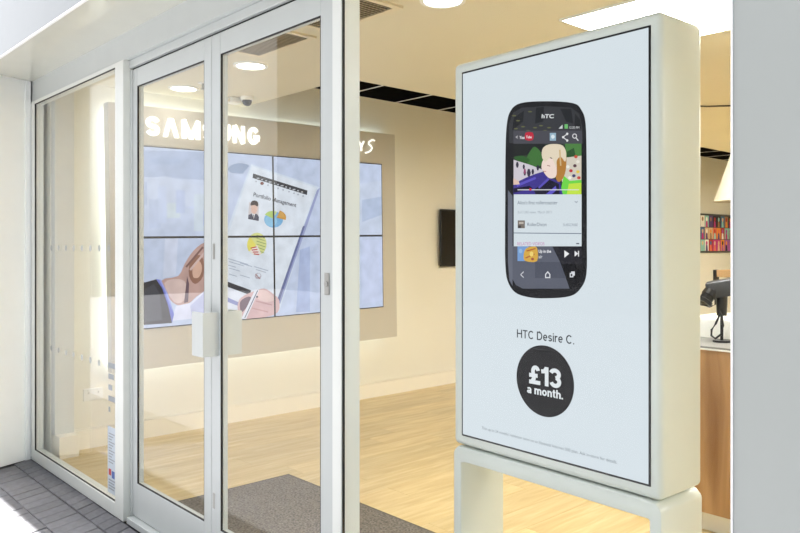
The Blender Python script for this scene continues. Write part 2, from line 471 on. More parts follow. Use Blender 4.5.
# flat pictures shown by the screens: r, g, b and an outline in millimetres (video wall) or tenths of a millimetre (poster screen)
WALL_ART = [
((176,190,220),[(2200,2151),(2804,2188),(2804,1969),(2200,1962)]),
((203,214,238),[(2200,1933),(2468,1979),(2787,1922),(2787,1773),(2428,1723),(2200,1788)]),
((168,184,216),[(2604,2102),(2591,2114),(2555,2122),(2504,2124),(2448,2119),(2398,2110),(2363,2096),(2351,2083),(2363,2071),(2398,2063),(2448,2061),(2504,2065),(2555,2075),(2591,2088)]),
((186,199,228),[(2275,1923),(2328,1926),(2328,1756),(2275,1754)]),  # upright bars from here imitate street reflections, painted into the picture
((193,206,235),[(2343,1801),(2436,1805),(2436,1588),(2343,1587)]),
((200,213,242),[(2413,1901),(2476,1904),(2476,1627),(2413,1625)]),
((207,220,231),[(2484,1777),(2588,1781),(2588,1667),(2484,1664)]),
((192,205,238),[(2555,1879),(2629,1882),(2629,1706),(2555,1704)]),
((199,212,245),[(2629,1752),(2745,1756),(2745,1749),(2629,1745)]),
((206,219,234),[(2703,1855),(2787,1859),(2787,1571),(2703,1570)]),
((191,204,241),[(2779,1726),(2908,1731),(2908,1612),(2779,1610)]),
((214,222,244),[(2468,1514),(2572,1515),(2555,1234),(2452,1214)]),
((158,174,204),[(2997,2077),(3016,2094),(3050,2112),(3087,2123),(3127,2124),(3171,2118),(3197,2107),(3199,2089),(3185,2065),(3160,2048),(3121,2039),(3071,2037),(3032,2039),(3009,2048),(2996,2062)]),
((205,216,238),[(3924,1948),(4651,2080),(4651,1550),(3924,1543)]),
((182,196,232),[(3690,1420),(3795,1454),(3795,880),(3649,888)]),
((206,216,244),[(4381,1510),(4651,1512),(4651,943),(4381,919)]),
((186,200,228),[(4381,1879),(4651,1929),(4651,1758),(4381,1676)]),
((196,208,236),[(3142,2055),(3207,2124),(2997,1614),(2908,1327),(2908,1501)]),
((216,228,244),[(3207,2124),(3891,1973),(3477,899),(2908,885),(2908,1359),(3005,1630)]),
((228,236,248),[(3216,2109),(3859,1963),(3447,951),(2908,901),(2908,1327),(3023,1614)]),
((160,168,210),[(3870,1946),(3902,1965),(3487,965),(3457,1001)]),
((112,120,165),[(3721,1627),(3742,1627),(3482,991),(3462,1009)]),
((64,66,74),[(3226,2048),(3768,1936),(3763,1897),(3221,2011)]),
((190,196,204),[(3290,2013),(3281,2018),(3264,2017),(3256,2011),(3264,2006),(3281,2007)]),
((190,196,204),[(3321,2005),(3316,2010),(3306,2009),(3300,2003),(3306,1998),(3316,1998)]),
((190,196,204),[(3360,1996),(3355,2002),(3344,2001),(3339,1995),(3344,1990),(3355,1990)]),
((190,196,204),[(3406,1989),(3397,1994),(3379,1993),(3371,1987),(3379,1981),(3397,1982)]),
((190,196,204),[(3438,1980),(3433,1986),(3422,1985),(3416,1979),(3422,1973),(3433,1974)]),
((190,196,204),[(3478,1972),(3472,1977),(3461,1977),(3456,1971),(3461,1965),(3472,1966)]),
((190,196,204),[(3525,1964),(3516,1969),(3498,1968),(3489,1962),(3498,1957),(3516,1958)]),
((190,196,204),[(3558,1955),(3552,1961),(3541,1960),(3536,1954),(3541,1949),(3552,1949)]),
((190,196,204),[(3598,1947),(3593,1952),(3582,1952),(3576,1946),(3582,1940),(3593,1941)]),
((190,196,204),[(3646,1939),(3637,1944),(3619,1943),(3610,1937),(3619,1931),(3637,1932)]),
((190,196,204),[(3681,1930),(3675,1935),(3663,1935),(3658,1929),(3663,1923),(3675,1923)]),
((190,196,204),[(3722,1921),(3716,1927),(3705,1926),(3699,1920),(3705,1914),(3716,1915)]),
((176,182,196),[(3262,1985),(3258,1991),(3250,1990),(3245,1984),(3250,1977),(3258,1978)]),
((130,70,60),[(3330,1973),(3320,1985),(3301,1984),(3292,1971),(3301,1959),(3320,1960)]),
((176,182,196),[(3377,1960),(3373,1967),(3364,1966),(3360,1959),(3364,1953),(3373,1954)]),
((176,182,196),[(3426,1950),(3422,1956),(3413,1956),(3409,1949),(3413,1943),(3422,1943)]),
((176,182,196),[(3476,1940),(3471,1946),(3462,1946),(3458,1939),(3462,1932),(3471,1933)]),
((176,182,196),[(3526,1929),(3521,1936),(3512,1935),(3508,1928),(3512,1922),(3521,1922)]),
((176,182,196),[(3586,1916),(3582,1923),(3572,1922),(3568,1916),(3572,1909),(3582,1910)]),
((176,182,196),[(3637,1906),(3633,1912),(3623,1912),(3619,1905),(3623,1898),(3633,1899)]),
((176,182,196),[(3679,1897),(3674,1904),(3665,1903),(3660,1896),(3665,1890),(3674,1890)]),
((176,182,196),[(3731,1886),(3726,1893),(3716,1892),(3712,1885),(3716,1879),(3726,1879)]),
((214,206,210),[(3188,1813),(3282,1800),(3273,1660),(3179,1674)]),
((74,76,96),[(3183,1707),(3216,1720),(3263,1717),(3282,1693),(3278,1660),(3179,1674)]),
((240,242,248),[(3216,1720),(3244,1717),(3230,1675)]),
((60,50,60),[(3226,1712),(3222,1671),(3229,1671),(3233,1712)]),
((226,190,176),[(3209,1789),(3225,1793),(3247,1790),(3263,1783),(3268,1771),(3267,1756),(3263,1742),(3257,1731),(3249,1721),(3240,1717),(3230,1717),(3219,1722),(3211,1732),(3207,1750),(3204,1773)]),
((66,54,54),[(3202,1785),(3201,1794),(3205,1807),(3211,1818),(3221,1824),(3233,1827),(3244,1828),(3255,1825),(3266,1820),(3273,1812),(3275,1801),(3273,1788),(3268,1779),(3261,1780),(3251,1786),(3240,1790),(3226,1788),(3211,1785)]),
((132,188,232),[(3517,1678),(3511,1702),(3494,1722),(3469,1737),(3439,1744),(3406,1743),(3376,1734),(3352,1718),(3336,1697),(3330,1674),(3336,1651),(3352,1630),(3376,1616),(3406,1608),(3439,1609),(3469,1617),(3494,1633),(3511,1654)]),
((150,205,240),[(3457,1664),(3449,1687),(3427,1703),(3398,1709),(3369,1702),(3347,1685),(3340,1661),(3347,1639),(3369,1623),(3398,1617),(3427,1624),(3449,1641)]),
((188,216,120),[(3435,1746),(3421,1748),(3407,1747),(3393,1745),(3379,1742),(3366,1737),(3355,1730),(3345,1722),(3337,1714),(3413,1684)]),
((206,222,140),[(3457,1740),(3445,1744),(3433,1747),(3420,1748),(3413,1684)]),
((216,160,70),[(3541,1674),(3546,1686),(3547,1699),(3544,1711),(3538,1722),(3528,1733),(3516,1741),(3501,1748),(3484,1753),(3452,1693)]),
((226,178,100),[(3530,1693),(3532,1700),(3531,1708),(3528,1716),(3524,1723),(3518,1729),(3511,1735),(3502,1740),(3492,1744),(3452,1699)]),
((222,226,150),[(3355,1471),(3351,1500),(3337,1526),(3317,1547),(3291,1560),(3263,1564),(3235,1559),(3210,1546),(3190,1525),(3178,1499),(3173,1470),(3178,1442),(3190,1416),(3210,1395),(3235,1382),(3263,1377),(3291,1381),(3317,1394),(3337,1415),(3351,1442)]),
((236,226,110),[(3199,1528),(3188,1516),(3179,1502),(3173,1486),(3170,1470),(3170,1453),(3173,1437),(3180,1421),(3189,1407),(3254,1462)]),
((150,170,110),[(3257,1542),(3337,1518),(3339,1523),(3260,1547)]),
((150,170,110),[(3257,1517),(3343,1493),(3345,1498),(3260,1523)]),
((150,170,110),[(3258,1492),(3348,1468),(3350,1474),(3260,1498)]),
((150,170,110),[(3257,1468),(3343,1443),(3345,1449),(3260,1473)]),
((150,170,110),[(3257,1443),(3337,1418),(3339,1424),(3260,1449)]),
((150,170,110),[(3257,1419),(3331,1393),(3333,1399),(3260,1424)]),
((240,232,225),[(3194,1414),(3208,1399),(3225,1388),(3245,1381),(3266,1378),(3287,1381),(3306,1389),(3263,1462)]),
((190,50,70),[(3203,1432),(3260,1443),(3257,1452),(3201,1440)]),
((190,50,70),[(3213,1416),(3268,1422),(3266,1431),(3212,1425)]),
((190,50,70),[(3223,1400),(3276,1400),(3276,1409),(3223,1409)]),
((190,50,70),[(3232,1385),(3283,1379),(3285,1388),(3234,1394)]),
((176,186,204),[(2995,1351),(3178,1300),(3180,1306),(2998,1357)]),
((176,186,204),[(3004,1327),(3141,1289),(3143,1295),(3006,1333)]),
((176,186,204),[(2995,1299),(3067,1279),(3070,1285),(2998,1305)]),
((176,186,204),[(3104,1314),(3215,1282),(3217,1289),(3106,1320)]),
((176,186,204),[(3004,1275),(3104,1247),(3106,1253),(3006,1281)]),
((176,186,204),[(3234,1283),(3368,1245),(3370,1252),(3236,1289)]),
((176,186,204),[(3253,1258),(3348,1231),(3350,1237),(3255,1264)]),
((176,186,204),[(3104,1217),(3196,1190),(3198,1196),(3106,1223)]),
((176,186,204),[(3004,1227),(3077,1206),(3079,1212),(3006,1233)]),
((190,180,190),[(3305,1206),(3296,1225),(3273,1233),(3250,1226),(3241,1208),(3250,1189),(3273,1181),(3296,1188)]),
((228,236,248),[(3297,1211),(3290,1223),(3276,1228),(3261,1224),(3255,1213),(3261,1201),(3276,1196),(3290,1200)]),
((170,130,130),[(3246,1222),(3289,1179),(3295,1184),(3252,1227)]),
((58,58,66),[(2908,1201),(3207,1092),(3197,1054),(2908,1158)]),
((232,236,248),[(2908,1154),(3188,1050),(3114,904),(2908,932)]),
((150,156,206),[(2908,1082),(3096,998),(3087,970),(2908,1043)]),
((222,186,186),[(3096,1018),(3115,1037),(3142,1052),(3169,1063),(3194,1072),(3219,1079),(3244,1085),(3272,1093),(3302,1101),(3330,1102),(3357,1094),(3383,1079),(3408,1061),(3434,1044),(3460,1024),(3477,1000),(3483,967),(3481,929),(3467,899),(3438,882),(3398,871),(3349,865),(3287,858),(3217,855),(3160,860),(3124,878),(3101,903),(3087,930),(3081,959),(3085,991)]),
((236,206,202),[(3254,1076),(3269,1087),(3294,1094),(3320,1094),(3347,1085),(3375,1070),(3398,1054),(3415,1036),(3427,1017),(3427,1002),(3409,993),(3379,989),(3349,989),(3322,995),(3294,1005),(3273,1018),(3259,1037),(3252,1059)]),
((198,156,160),[(3252,997),(3406,956),(3409,966),(3255,1007)]),
((204,162,164),[(3215,942),(3367,900),(3370,910),(3217,951)]),
((120,96,110),[(3105,1001),(3122,1019),(3147,1032),(3169,1039),(3187,1042),(3202,1039),(3207,1029),(3197,1006),(3179,975),(3160,950),(3143,932),(3127,920),(3114,920),(3106,941),(3101,974)]),
((236,238,248),[(3249,1105),(3282,1091),(3160,860),(3119,871)]),
((104,104,128),[(3265,1090),(3144,871),(3151,868),(3273,1086)]),
((60,60,80),[(3274,1036),(3268,1043),(3258,1044),(3253,1037),(3258,1029),(3268,1029)]),
((196,162,154),[(2436,1192),(2467,1210),(2524,1215),(2572,1226),(2596,1254),(2611,1289),(2629,1324),(2651,1358),(2676,1393),(2703,1423),(2732,1448),(2763,1469),(2796,1485),(2836,1511),(2878,1532),(2908,1501),(2922,1370),(2923,1188),(2908,1059),(2872,1038),(2821,1070),(2770,1088),(2725,1064),(2680,1026),(2637,1002),(2597,998),(2558,1007),(2523,1031),(2484,1080),(2448,1143)]),
((222,196,190),[(2460,1176),(2484,1196),(2530,1203),(2572,1203),(2600,1198),(2623,1185),(2637,1163),(2640,1124),(2634,1076),(2620,1041),(2598,1023),(2569,1018),(2539,1030),(2506,1072),(2472,1131)]),
((150,108,90),[(2670,1331),(2686,1356),(2707,1375),(2728,1384),(2747,1384),(2766,1374),(2779,1353),(2785,1313),(2786,1263),(2779,1220),(2761,1190),(2735,1168),(2711,1160),(2691,1171),(2673,1195),(2662,1223),(2658,1258),(2661,1297)]),
((216,176,156),[(2695,1300),(2709,1319),(2728,1333),(2745,1338),(2757,1327),(2767,1306),(2770,1283),(2767,1258),(2757,1232),(2745,1213),(2728,1206),(2709,1206),(2695,1215),(2689,1239),(2689,1272)]),
((128,94,88),[(2643,1288),(2785,1441),(2772,1451),(2631,1298)]),
((212,184,178),[(2677,1264),(2803,1402),(2789,1413),(2663,1275)]),
((108,84,96),[(2645,1224),(2662,1162),(2653,1024),(2620,1018)]),
((228,230,250),[(2515,888),(2555,999),(2670,1016),(2787,1103),(2908,1043),(2908,885),(2670,893)]),
((200,204,236),[(2670,993),(2787,1088),(2787,893),(2686,899)]),
((44,45,52),[(2200,1170),(2320,1188),(2405,1208),(2452,1154),(2499,1024),(2523,872),(2200,873)]),
((66,68,78),[(2298,1130),(2382,1171),(2428,1095),(2444,900),(2298,895)]),
((118,128,214),[(2397,1208),(2436,1200),(2491,1092),(2539,939),(2523,872),(2491,1010),(2444,1139)]),
((160,170,236),[(2421,1204),(2436,1200),(2491,1092),(2531,955),(2515,986),(2468,1109)])]
WALL_TEXT = [('Portfolio Management', (84, 88, 98), (3.227, 1.862), (3.649, 1.787), 0.02)]
PHONE_ART = [
((24,25,27),[(1847,7751),(1848,8062),(1849,8388),(1851,8712),(1855,9017),(1861,9305),(1868,9585),(1880,9840),(1902,10055),(1930,10222),(1963,10350),(2009,10451),(2073,10536),(2148,10608),(2234,10660),(2346,10695),(2498,10713),(2703,10712),(2948,10692),(3208,10661),(3462,10625),(3724,10584),(3997,10534),(4247,10481),(4441,10427),(4564,10376),(4639,10325),(4689,10267),(4738,10194),(4788,10117),(4830,10034),(4863,9926),(4889,9774),(4906,9562),(4915,9304),(4919,9023),(4923,8744),(4927,8467),(4929,8181),(4929,7892),(4930,7604),(4931,7315),(4931,7022),(4931,6736),(4930,6465),(4932,6204),(4936,5950),(4935,5719),(4920,5525),(4891,5380),(4852,5272),(4801,5186),(4738,5104),(4667,5024),(4587,4953),(4487,4892),(4352,4841),(4166,4800),(3936,4769),(3694,4747),(3473,4730),(3282,4719),(3104,4715),(2936,4719),(2778,4730),(2627,4748),(2485,4772),(2356,4807),(2242,4859),(2143,4928),(2060,5013),(1991,5112),(1935,5223),(1896,5344),(1872,5476),(1858,5623),(1847,5790),(1839,5977),(1837,6183),(1838,6406),(1839,6644),(1839,6899),(1842,7172),(1844,7458)]),
((52,54,58),[(2006,10136),(2172,10460),(2538,10564),(3436,10482),(4388,10301),(4669,10089),(4772,9703),(4790,9228),(2172,9505),(2006,9538)]),
((30,32,34),[(2213,10298),(2618,10461),(2578,10126),(2131,9901)]),
((30,32,34),[(3091,10486),(3398,10472),(3360,10026),(3052,10005)]),
((30,32,34),[(3993,10328),(4388,10272),(4459,9828),(4210,9918)]),
((30,32,34),[(4529,10108),(4703,9912),(4738,9649),(4494,9737)]),
((96,98,62),[(2303,10349),(2258,10376),(2168,10388),(2122,10373),(2168,10345),(2258,10333)]),
((96,98,62),[(2466,10172),(2421,10199),(2332,10211),(2287,10195),(2332,10167),(2421,10156)]),
((96,98,62),[(2666,9961),(2622,9988),(2534,9999),(2490,9983),(2534,9956),(2622,9945)]),
((96,98,62),[(2943,10385),(2900,10412),(2813,10424),(2770,10409),(2813,10382),(2900,10370)]),
((96,98,62),[(3137,9873),(3095,9899),(3009,9910),(2966,9894),(3009,9867),(3095,9857)]),
((96,98,62),[(3367,9905),(3325,9931),(3241,9942),(3199,9926),(3241,9900),(3325,9889)]),
((96,98,62),[(3668,9808),(3627,9834),(3545,9844),(3504,9828),(3545,9803),(3627,9793)]),
((96,98,62),[(2864,9814),(2821,9841),(2734,9851),(2690,9835),(2734,9808),(2821,9798)]),
((96,98,62),[(2385,9933),(2340,9960),(2250,9971),(2205,9955),(2250,9928),(2340,9917)]),
((96,98,62),[(3519,9737),(3477,9762),(3394,9772),(3352,9756),(3394,9731),(3477,9721)]),
((104,108,122),[(1964,8061),(2155,7862),(2155,5043),(2027,5226),(1964,5791)]),
((92,96,110),[(2155,6296),(3698,6295),(3993,5824),(4335,5058),(2578,4982),(2295,5079),(2155,5262)]),
((34,34,40),[(3698,6295),(4772,6294),(4772,5779),(4029,5765)]),
((78,82,96),[(3052,5809),(3993,5824),(4210,5360),(3052,5322)]),
((13,13,15),[(4029,5765),(4790,5779),(4772,5378),(4634,5143),(4352,5059)]),
((72,72,80),[(2192,9894),(4772,9588),(4772,9216),(2192,9487)]),
((214,224,231),[(2205,7906),(4755,7770),(4755,6286),(2205,6286)]),
((210,214,216),[(3938,9746),(4083,9846),(4083,9728)]),
((110,190,110),[(4156,9848),(4274,9834),(4274,9705),(4156,9720)]),
((190,42,62),[(2682,9774),(2829,9785),(2974,9740),(3010,9626),(2974,9521),(2829,9509),(2682,9553),(2645,9668)]),
((150,180,200),[(3616,9659),(3846,9633),(3846,9402),(3616,9427)]),
((220,230,236),[(3802,9525),(3781,9572),(3732,9596),(3682,9583),(3661,9541),(3682,9495),(3732,9471),(3781,9484)]),
((225,226,228),[(4112,9465),(4263,9545),(4243,9568),(4092,9488)]),
((225,226,228),[(4092,9468),(4243,9354),(4263,9373),(4112,9486)]),
((230,231,232),[(4152,9471),(4139,9500),(4109,9514),(4078,9506),(4065,9481),(4078,9453),(4109,9438),(4139,9446)]),
((230,231,232),[(4295,9551),(4283,9580),(4253,9594),(4222,9587),(4210,9561),(4222,9533),(4253,9518),(4283,9526)]),
((230,231,232),[(4295,9359),(4283,9387),(4253,9402),(4222,9394),(4210,9368),(4222,9340),(4253,9326),(4283,9334)]),
((225,226,228),[(4599,9453),(4588,9490),(4557,9520),(4515,9535),(4473,9530),(4442,9507),(4430,9472),(4442,9434),(4473,9404),(4515,9390),(4557,9395),(4588,9418)]),
((72,72,80),[(4571,9456),(4563,9481),(4543,9502),(4515,9512),(4487,9508),(4466,9493),(4459,9469),(4466,9443),(4487,9423),(4515,9413),(4543,9417),(4563,9432)]),
((225,226,228),[(4550,9397),(4631,9308),(4658,9323),(4577,9413)]),
((46,58,44),[(2205,9486),(4755,9217),(4755,7770),(2205,7906)]),
((30,34,32),[(2205,9486),(3436,9356),(3436,9116),(2205,9079)]),
((62,112,52),[(2698,8880),(2714,8976),(2783,9083),(2857,9172),(2918,9241),(2983,9292),(3052,9305),(3132,9267),(3217,9191),(3283,9101),(3336,8988),(3371,8860),(3360,8763),(3275,8713),(3142,8693),(3013,8701),(2889,8738),(2767,8802)]),
((44,92,40),[(2213,9047),(2268,9079),(2403,9090),(2538,9080),(2666,9040),(2792,8981),(2857,8928),(2824,8878),(2731,8834),(2618,8825),(2469,8882),(2301,8975)]),
((74,128,62),[(4174,9279),(4755,9217),(4755,8816),(4245,8804)]),
((40,80,40),[(4245,9038),(4494,9129),(4564,8834),(4245,8804)]),
((208,202,212),[(2205,8985),(2857,8775),(3360,8582),(3360,8101),(2205,8110)]),
((52,48,66),[(2417,8811),(2387,8903),(2326,8908),(2295,8822),(2326,8730),(2387,8725)]),
((52,48,66),[(2666,8729),(2642,8801),(2594,8805),(2570,8737),(2594,8664),(2642,8660)]),
((52,48,66),[(2896,8527),(2857,8646),(2778,8653),(2738,8539),(2778,8419),(2857,8413)]),
((52,48,66),[(3029,8547),(3001,8630),(2947,8635),(2919,8555),(2947,8472),(3001,8468)]),
((52,48,66),[(2714,8540),(2686,8625),(2630,8629),(2602,8549),(2630,8464),(2686,8460)]),
((52,48,66),[(3222,8653),(3195,8736),(3141,8741),(3114,8662),(3141,8579),(3195,8575)]),
((150,70,110),[(2706,8587),(2682,8669),(2634,8673),(2610,8595),(2634,8513),(2682,8509)]),
((212,204,190),[(4138,8872),(4755,8874),(4755,8071),(4065,8174)]),
((190,50,60),[(4455,8467),(4430,8507),(4373,8521),(4327,8498),(4327,8455),(4373,8425),(4430,8430)]),
((90,60,70),[(4595,8600),(4570,8641),(4514,8655),(4469,8632),(4469,8589),(4514,8559),(4570,8564)]),
((230,200,70),[(4700,8419),(4675,8459),(4619,8473),(4574,8450),(4574,8408),(4619,8378),(4675,8383)]),
((60,60,110),[(4560,8314),(4535,8355),(4479,8368),(4433,8345),(4433,8302),(4479,8272),(4535,8278)]),
((235,235,225),[(4349,8591),(4323,8632),(4266,8647),(4220,8624),(4220,8580),(4266,8550),(4323,8555)]),
((200,70,60),[(4734,8245),(4710,8284),(4654,8298),(4609,8275),(4609,8232),(4654,8203),(4710,8208)]),
((200,80,60),[(4630,8856),(4605,8897),(4549,8912),(4504,8889),(4504,8847),(4549,8816),(4605,8820)]),
((240,240,230),[(4420,8267),(4394,8307),(4337,8321),(4291,8297),(4291,8254),(4337,8224),(4394,8230)]),
((230,225,215),[(4700,8706),(4675,8747),(4619,8761),(4574,8739),(4574,8696),(4619,8666),(4675,8670)]),
((110,214,70),[(4138,8345),(4352,8184),(4755,8186),(4755,7770),(3993,7811)]),
((196,228,70),[(4317,8099),(4755,8100),(4755,7770),(4245,7797)]),
((62,52,140),[(2205,8235),(2698,8388),(3091,8482),(3360,8522),(3661,8320),(3993,8179),(4102,7805),(2205,7906)]),
((24,20,44),[(2213,8094),(2857,8132),(2974,8048),(2213,7953)]),
((24,20,44),[(3013,8000),(3549,8298),(3956,8122),(3993,7811),(3091,7859)]),
((92,82,190),[(2355,8129),(3109,8325),(3073,8395),(2317,8200)]),
((86,76,184),[(3235,8023),(3614,8269),(3559,8322),(3178,8076)]),
((96,86,200),[(3473,7839),(3846,8070),(3883,7950),(3698,7827)]),
((226,196,180),[(2205,8407),(2417,8314),(2458,8203),(2205,8204)]),
((178,124,52),[(3809,9080),(3892,9159),(4006,9183),(4102,9169),(4161,9117),(4202,9029),(4228,8923),(4236,8793),(4228,8646),(4210,8515),(4183,8412),(4146,8326),(4102,8260),(4044,8207),(3978,8174),(3920,8184),(3873,8246),(3835,8351),(3809,8487),(3790,8682),(3783,8909)]),
((240,218,208),[(3360,8853),(3410,8894),(3475,8920),(3549,8926),(3638,8907),(3734,8867),(3809,8813),(3852,8742),(3873,8655),(3883,8570),(3886,8484),(3876,8399),(3846,8337),(3784,8306),(3701,8298),(3624,8308),(3560,8340),(3502,8391),(3455,8440),(3422,8479),(3400,8515),(3379,8550),(3352,8579),(3327,8606),(3314,8646),(3316,8712),(3330,8790)]),
((228,214,190),[(3341,8945),(3324,9022),(3323,9110),(3341,9186),(3380,9238),(3438,9277),(3511,9303),(3602,9317),(3706,9317),(3809,9308),(3914,9293),(4017,9268),(4102,9228),(4160,9167),(4201,9091),(4224,9011),(4229,8912),(4218,8808),(4192,8750),(4147,8783),(4087,8862),(4029,8912),(3974,8900),(3920,8859),(3883,8807),(3876,8731),(3886,8644),(3883,8600),(3854,8635),(3813,8713),(3772,8787),(3738,8848),(3704,8904),(3661,8931),(3602,8902),(3535,8843),(3473,8813),(3420,8834),(3373,8883)]),
((206,178,130),[(3965,9122),(4002,8648),(4056,8646),(4020,9120)]),
((150,100,100),[(3526,8694),(3638,8655),(3647,8674),(3534,8713)]),
((196,120,120),[(3404,8523),(3491,8507),(3494,8528),(3407,8544)]),
((225,226,232),[(2376,8025),(4669,7893),(4669,7916),(2376,8050)]),
((210,40,50),[(2939,8017),(2924,8046),(2888,8059),(2852,8050),(2837,8023),(2852,7994),(2888,7980),(2924,7990)]),
((120,130,145),[(4521,7580),(4574,7534),(4589,7546),(4536,7592)]),
((120,130,145),[(4589,7534),(4641,7575),(4626,7587),(4574,7547)]),
((120,112,104),[(2385,7088),(2670,7081),(2670,6841),(2385,6846)]),
((190,180,170),[(2437,7040),(2618,7036),(2618,6974),(2437,6978)]),
((70,66,66),[(2401,6933),(2518,6930),(2518,6843),(2401,6846)]),
((104,116,134),[(2205,6690),(4755,6638),(4755,6661),(2205,6715)]),
((90,96,110),[(4581,6381),(4686,6381),(4686,6346),(4581,6346)]),
((120,160,214),[(2376,6283),(2817,6283),(2817,5836),(2376,5829)]),
((150,185,225),[(2570,6141),(2543,6199),(2482,6213),(2432,6173),(2432,6108),(2482,6068),(2543,6083)]),
((216,170,70),[(2698,6203),(2767,6243),(2852,6266),(2935,6277),(3016,6284),(3094,6279),(3149,6235),(3181,6115),(3190,5956),(3149,5841),(3020,5804),(2839,5810),(2698,5834),(2638,5871),(2619,5925),(2618,5987),(2627,6060),(2654,6139)]),
((176,96,50),[(2745,6123),(3098,6200),(3084,6238),(2731,6161)]),
((176,96,50),[(2709,5908),(3062,6034),(3042,6070),(2688,5944)]),
((240,214,120),[(3013,6052),(2990,6107),(2935,6130),(2880,6107),(2857,6050),(2880,5994),(2935,5972),(2990,5995)]),
((160,80,60),[(3037,5900),(3013,5933),(2960,5940),(2918,5917),(2918,5880),(2960,5857),(3013,5866)]),
((240,240,242),[(4166,6172),(4338,6068),(4166,5955)]),
((235,235,238),[(4529,6156),(4655,6076),(4529,5988)]),
((235,235,238),[(4648,6156),(4682,6156),(4682,5990),(4648,5989)]),
((214,216,222),[(2615,5514),(2495,5418),(2517,5401),(2638,5497)]),
((214,216,222),[(2495,5400),(2615,5318),(2637,5336),(2517,5419)]),
((220,222,228),[(3458,5455),(3556,5548),(3654,5461),(3654,5342),(3458,5335)]),
((78,82,96),[(3496,5444),(3556,5500),(3616,5448),(3616,5373),(3496,5369)]),
((220,222,228),[(4409,5558),(4536,5561),(4536,5440),(4409,5436)]),
((220,222,228),[(4360,5516),(4487,5519),(4487,5392),(4360,5388)]),
((40,40,46),[(4395,5488),(4452,5489),(4452,5420),(4395,5418)])]
PHONE_TEXT = [('hTC', (225, 228, 230), (0.3322, 1.0137), (0.378, 1.0076), 0.03), ('12:30 PM', (215, 218, 220), (0.4338, 0.9692), (0.4689, 0.9649), 0), ('<', (220, 220, 222), (0.2303, 0.9616), (0.2389, 0.9606), 0), ('You', (236, 236, 238), (0.2449, 0.9609), (0.2658, 0.9586), 0.03), ('Tube', (245, 235, 238), (0.2714, 0.9598), (0.2943, 0.9573), 0.02), ("Alice's first rollercoaster", (92, 104, 122), (0.2376, 0.7586), (0.392, 0.752), 0), ('3,617,342 views  March 2011', (150, 162, 174), (0.2385, 0.7306), (0.3698, 0.7262), 0), ('RollerDixon', (96, 106, 122), (0.2778, 0.6903), (0.3511, 0.6888), 0), ('SUBSCRIBE', (140, 150, 164), (0.412, 0.6875), (0.4641, 0.6864), 0), ('RELATED VIDEOS', (196, 120, 180), (0.2376, 0.6317), (0.3436, 0.6316), 0), ('Up in the', (235, 235, 240), (0.3214, 0.6096), (0.3683, 0.6098), 0.03), ('air', (200, 202, 210), (0.3214, 0.5926), (0.336, 0.5928), 0.02)]


# ================================================================== the setting
S = 'structure'
# ---- pavement: grey pavers laid end on to the shop front, kerb and road beyond
pv = thing('pavement', 'dark grey block paving in front of the shop front', 'pavement', (0, 0, -0.03), kind=S)
B(-22, 12, -11, 1.70, -0.25, -0.012).build('bedding', M['joint'], pv)
skew = math.radians(18)
sh = math.tan(skew)
pm = MB().prism([(-0.0485 + sh * 0.0985, -0.0985), (0.0485 + sh * 0.0985, -0.0985), (0.0485 - sh * 0.0985, 0.0985), (-0.0485 - sh * 0.0985, 0.0985)], -0.05, 0.0).mesh('paver', M['paver'], 0.003, 1)
for r in range(6):
    py = 1.5395 if r == 0 else 1.5765 - r * 0.2005
    for k in range(42):
        px = -5.50 + 0.1005 * k + sh * (1.54 - py) + (0.05 if r % 2 else 0)
        if px < -5.56 + (1.6 - py) * 0.37 or px > -2.3: continue
        pb = link('paver', pm, pv, (px, py, R.uniform(-0.003, 0.001)), (0, 0, R.uniform(-0.006, 0.006)))
        if r == 0: pb.scale = (1, 0.60, 1)
# sunlit remainder of the footway
B(-22, 12, -11, 0.472, -0.20, -0.001).build('paving_field', M['paving'], pv)['kind'] = 'stuff'

# ---- shop floor: laminate planks running from the front towards the back
fl = tag(B(-5.60, 3.6, 1.70, 13.6, -0.25, -0.012).build('floor', M['subfloor']), 'golden oak laminate floor of the shop', 'floor', kind=S)
PW, PL = 0.192, 1.285
plk = B(-PW / 2 + 0.0008, PW / 2 - 0.0008, -PL / 2 + 0.0008, PL / 2 - 0.0008, -0.011, 0.0).mesh('plank', M['floor'])
col_n = 0
for i in range(21):
    x = -5.47 + PW * (i + 0.5)
    off = R.uniform(0, PL)
    for j in range(6):
        y = 1.70 + PL / 2 - off + PL * j
        if y - PL / 2 < 1.70:
            y0, y1 = 1.70, y + PL / 2
            if y1 - y0 < 0.05: continue
            B(x - PW / 2 + 0.0008, x + PW / 2 - 0.0008, y0, y1 - 0.0008, -0.011, 0.0).build('plank', M['floor'], fl)
        else:
            link('plank', plk, fl, (x, y, 0))
B(-5.47 + PW * 21, 3.5, 1.70, 13.5, -0.011, -0.0005).build('plank_field', M['floor'], fl)['kind'] = 'stuff'
B(-5.47, -5.47 + PW * 21 - 0.001, 7.9, 13.5, -0.0115, -0.001).build('plank_field', M['floor'], fl)['kind'] = 'stuff'

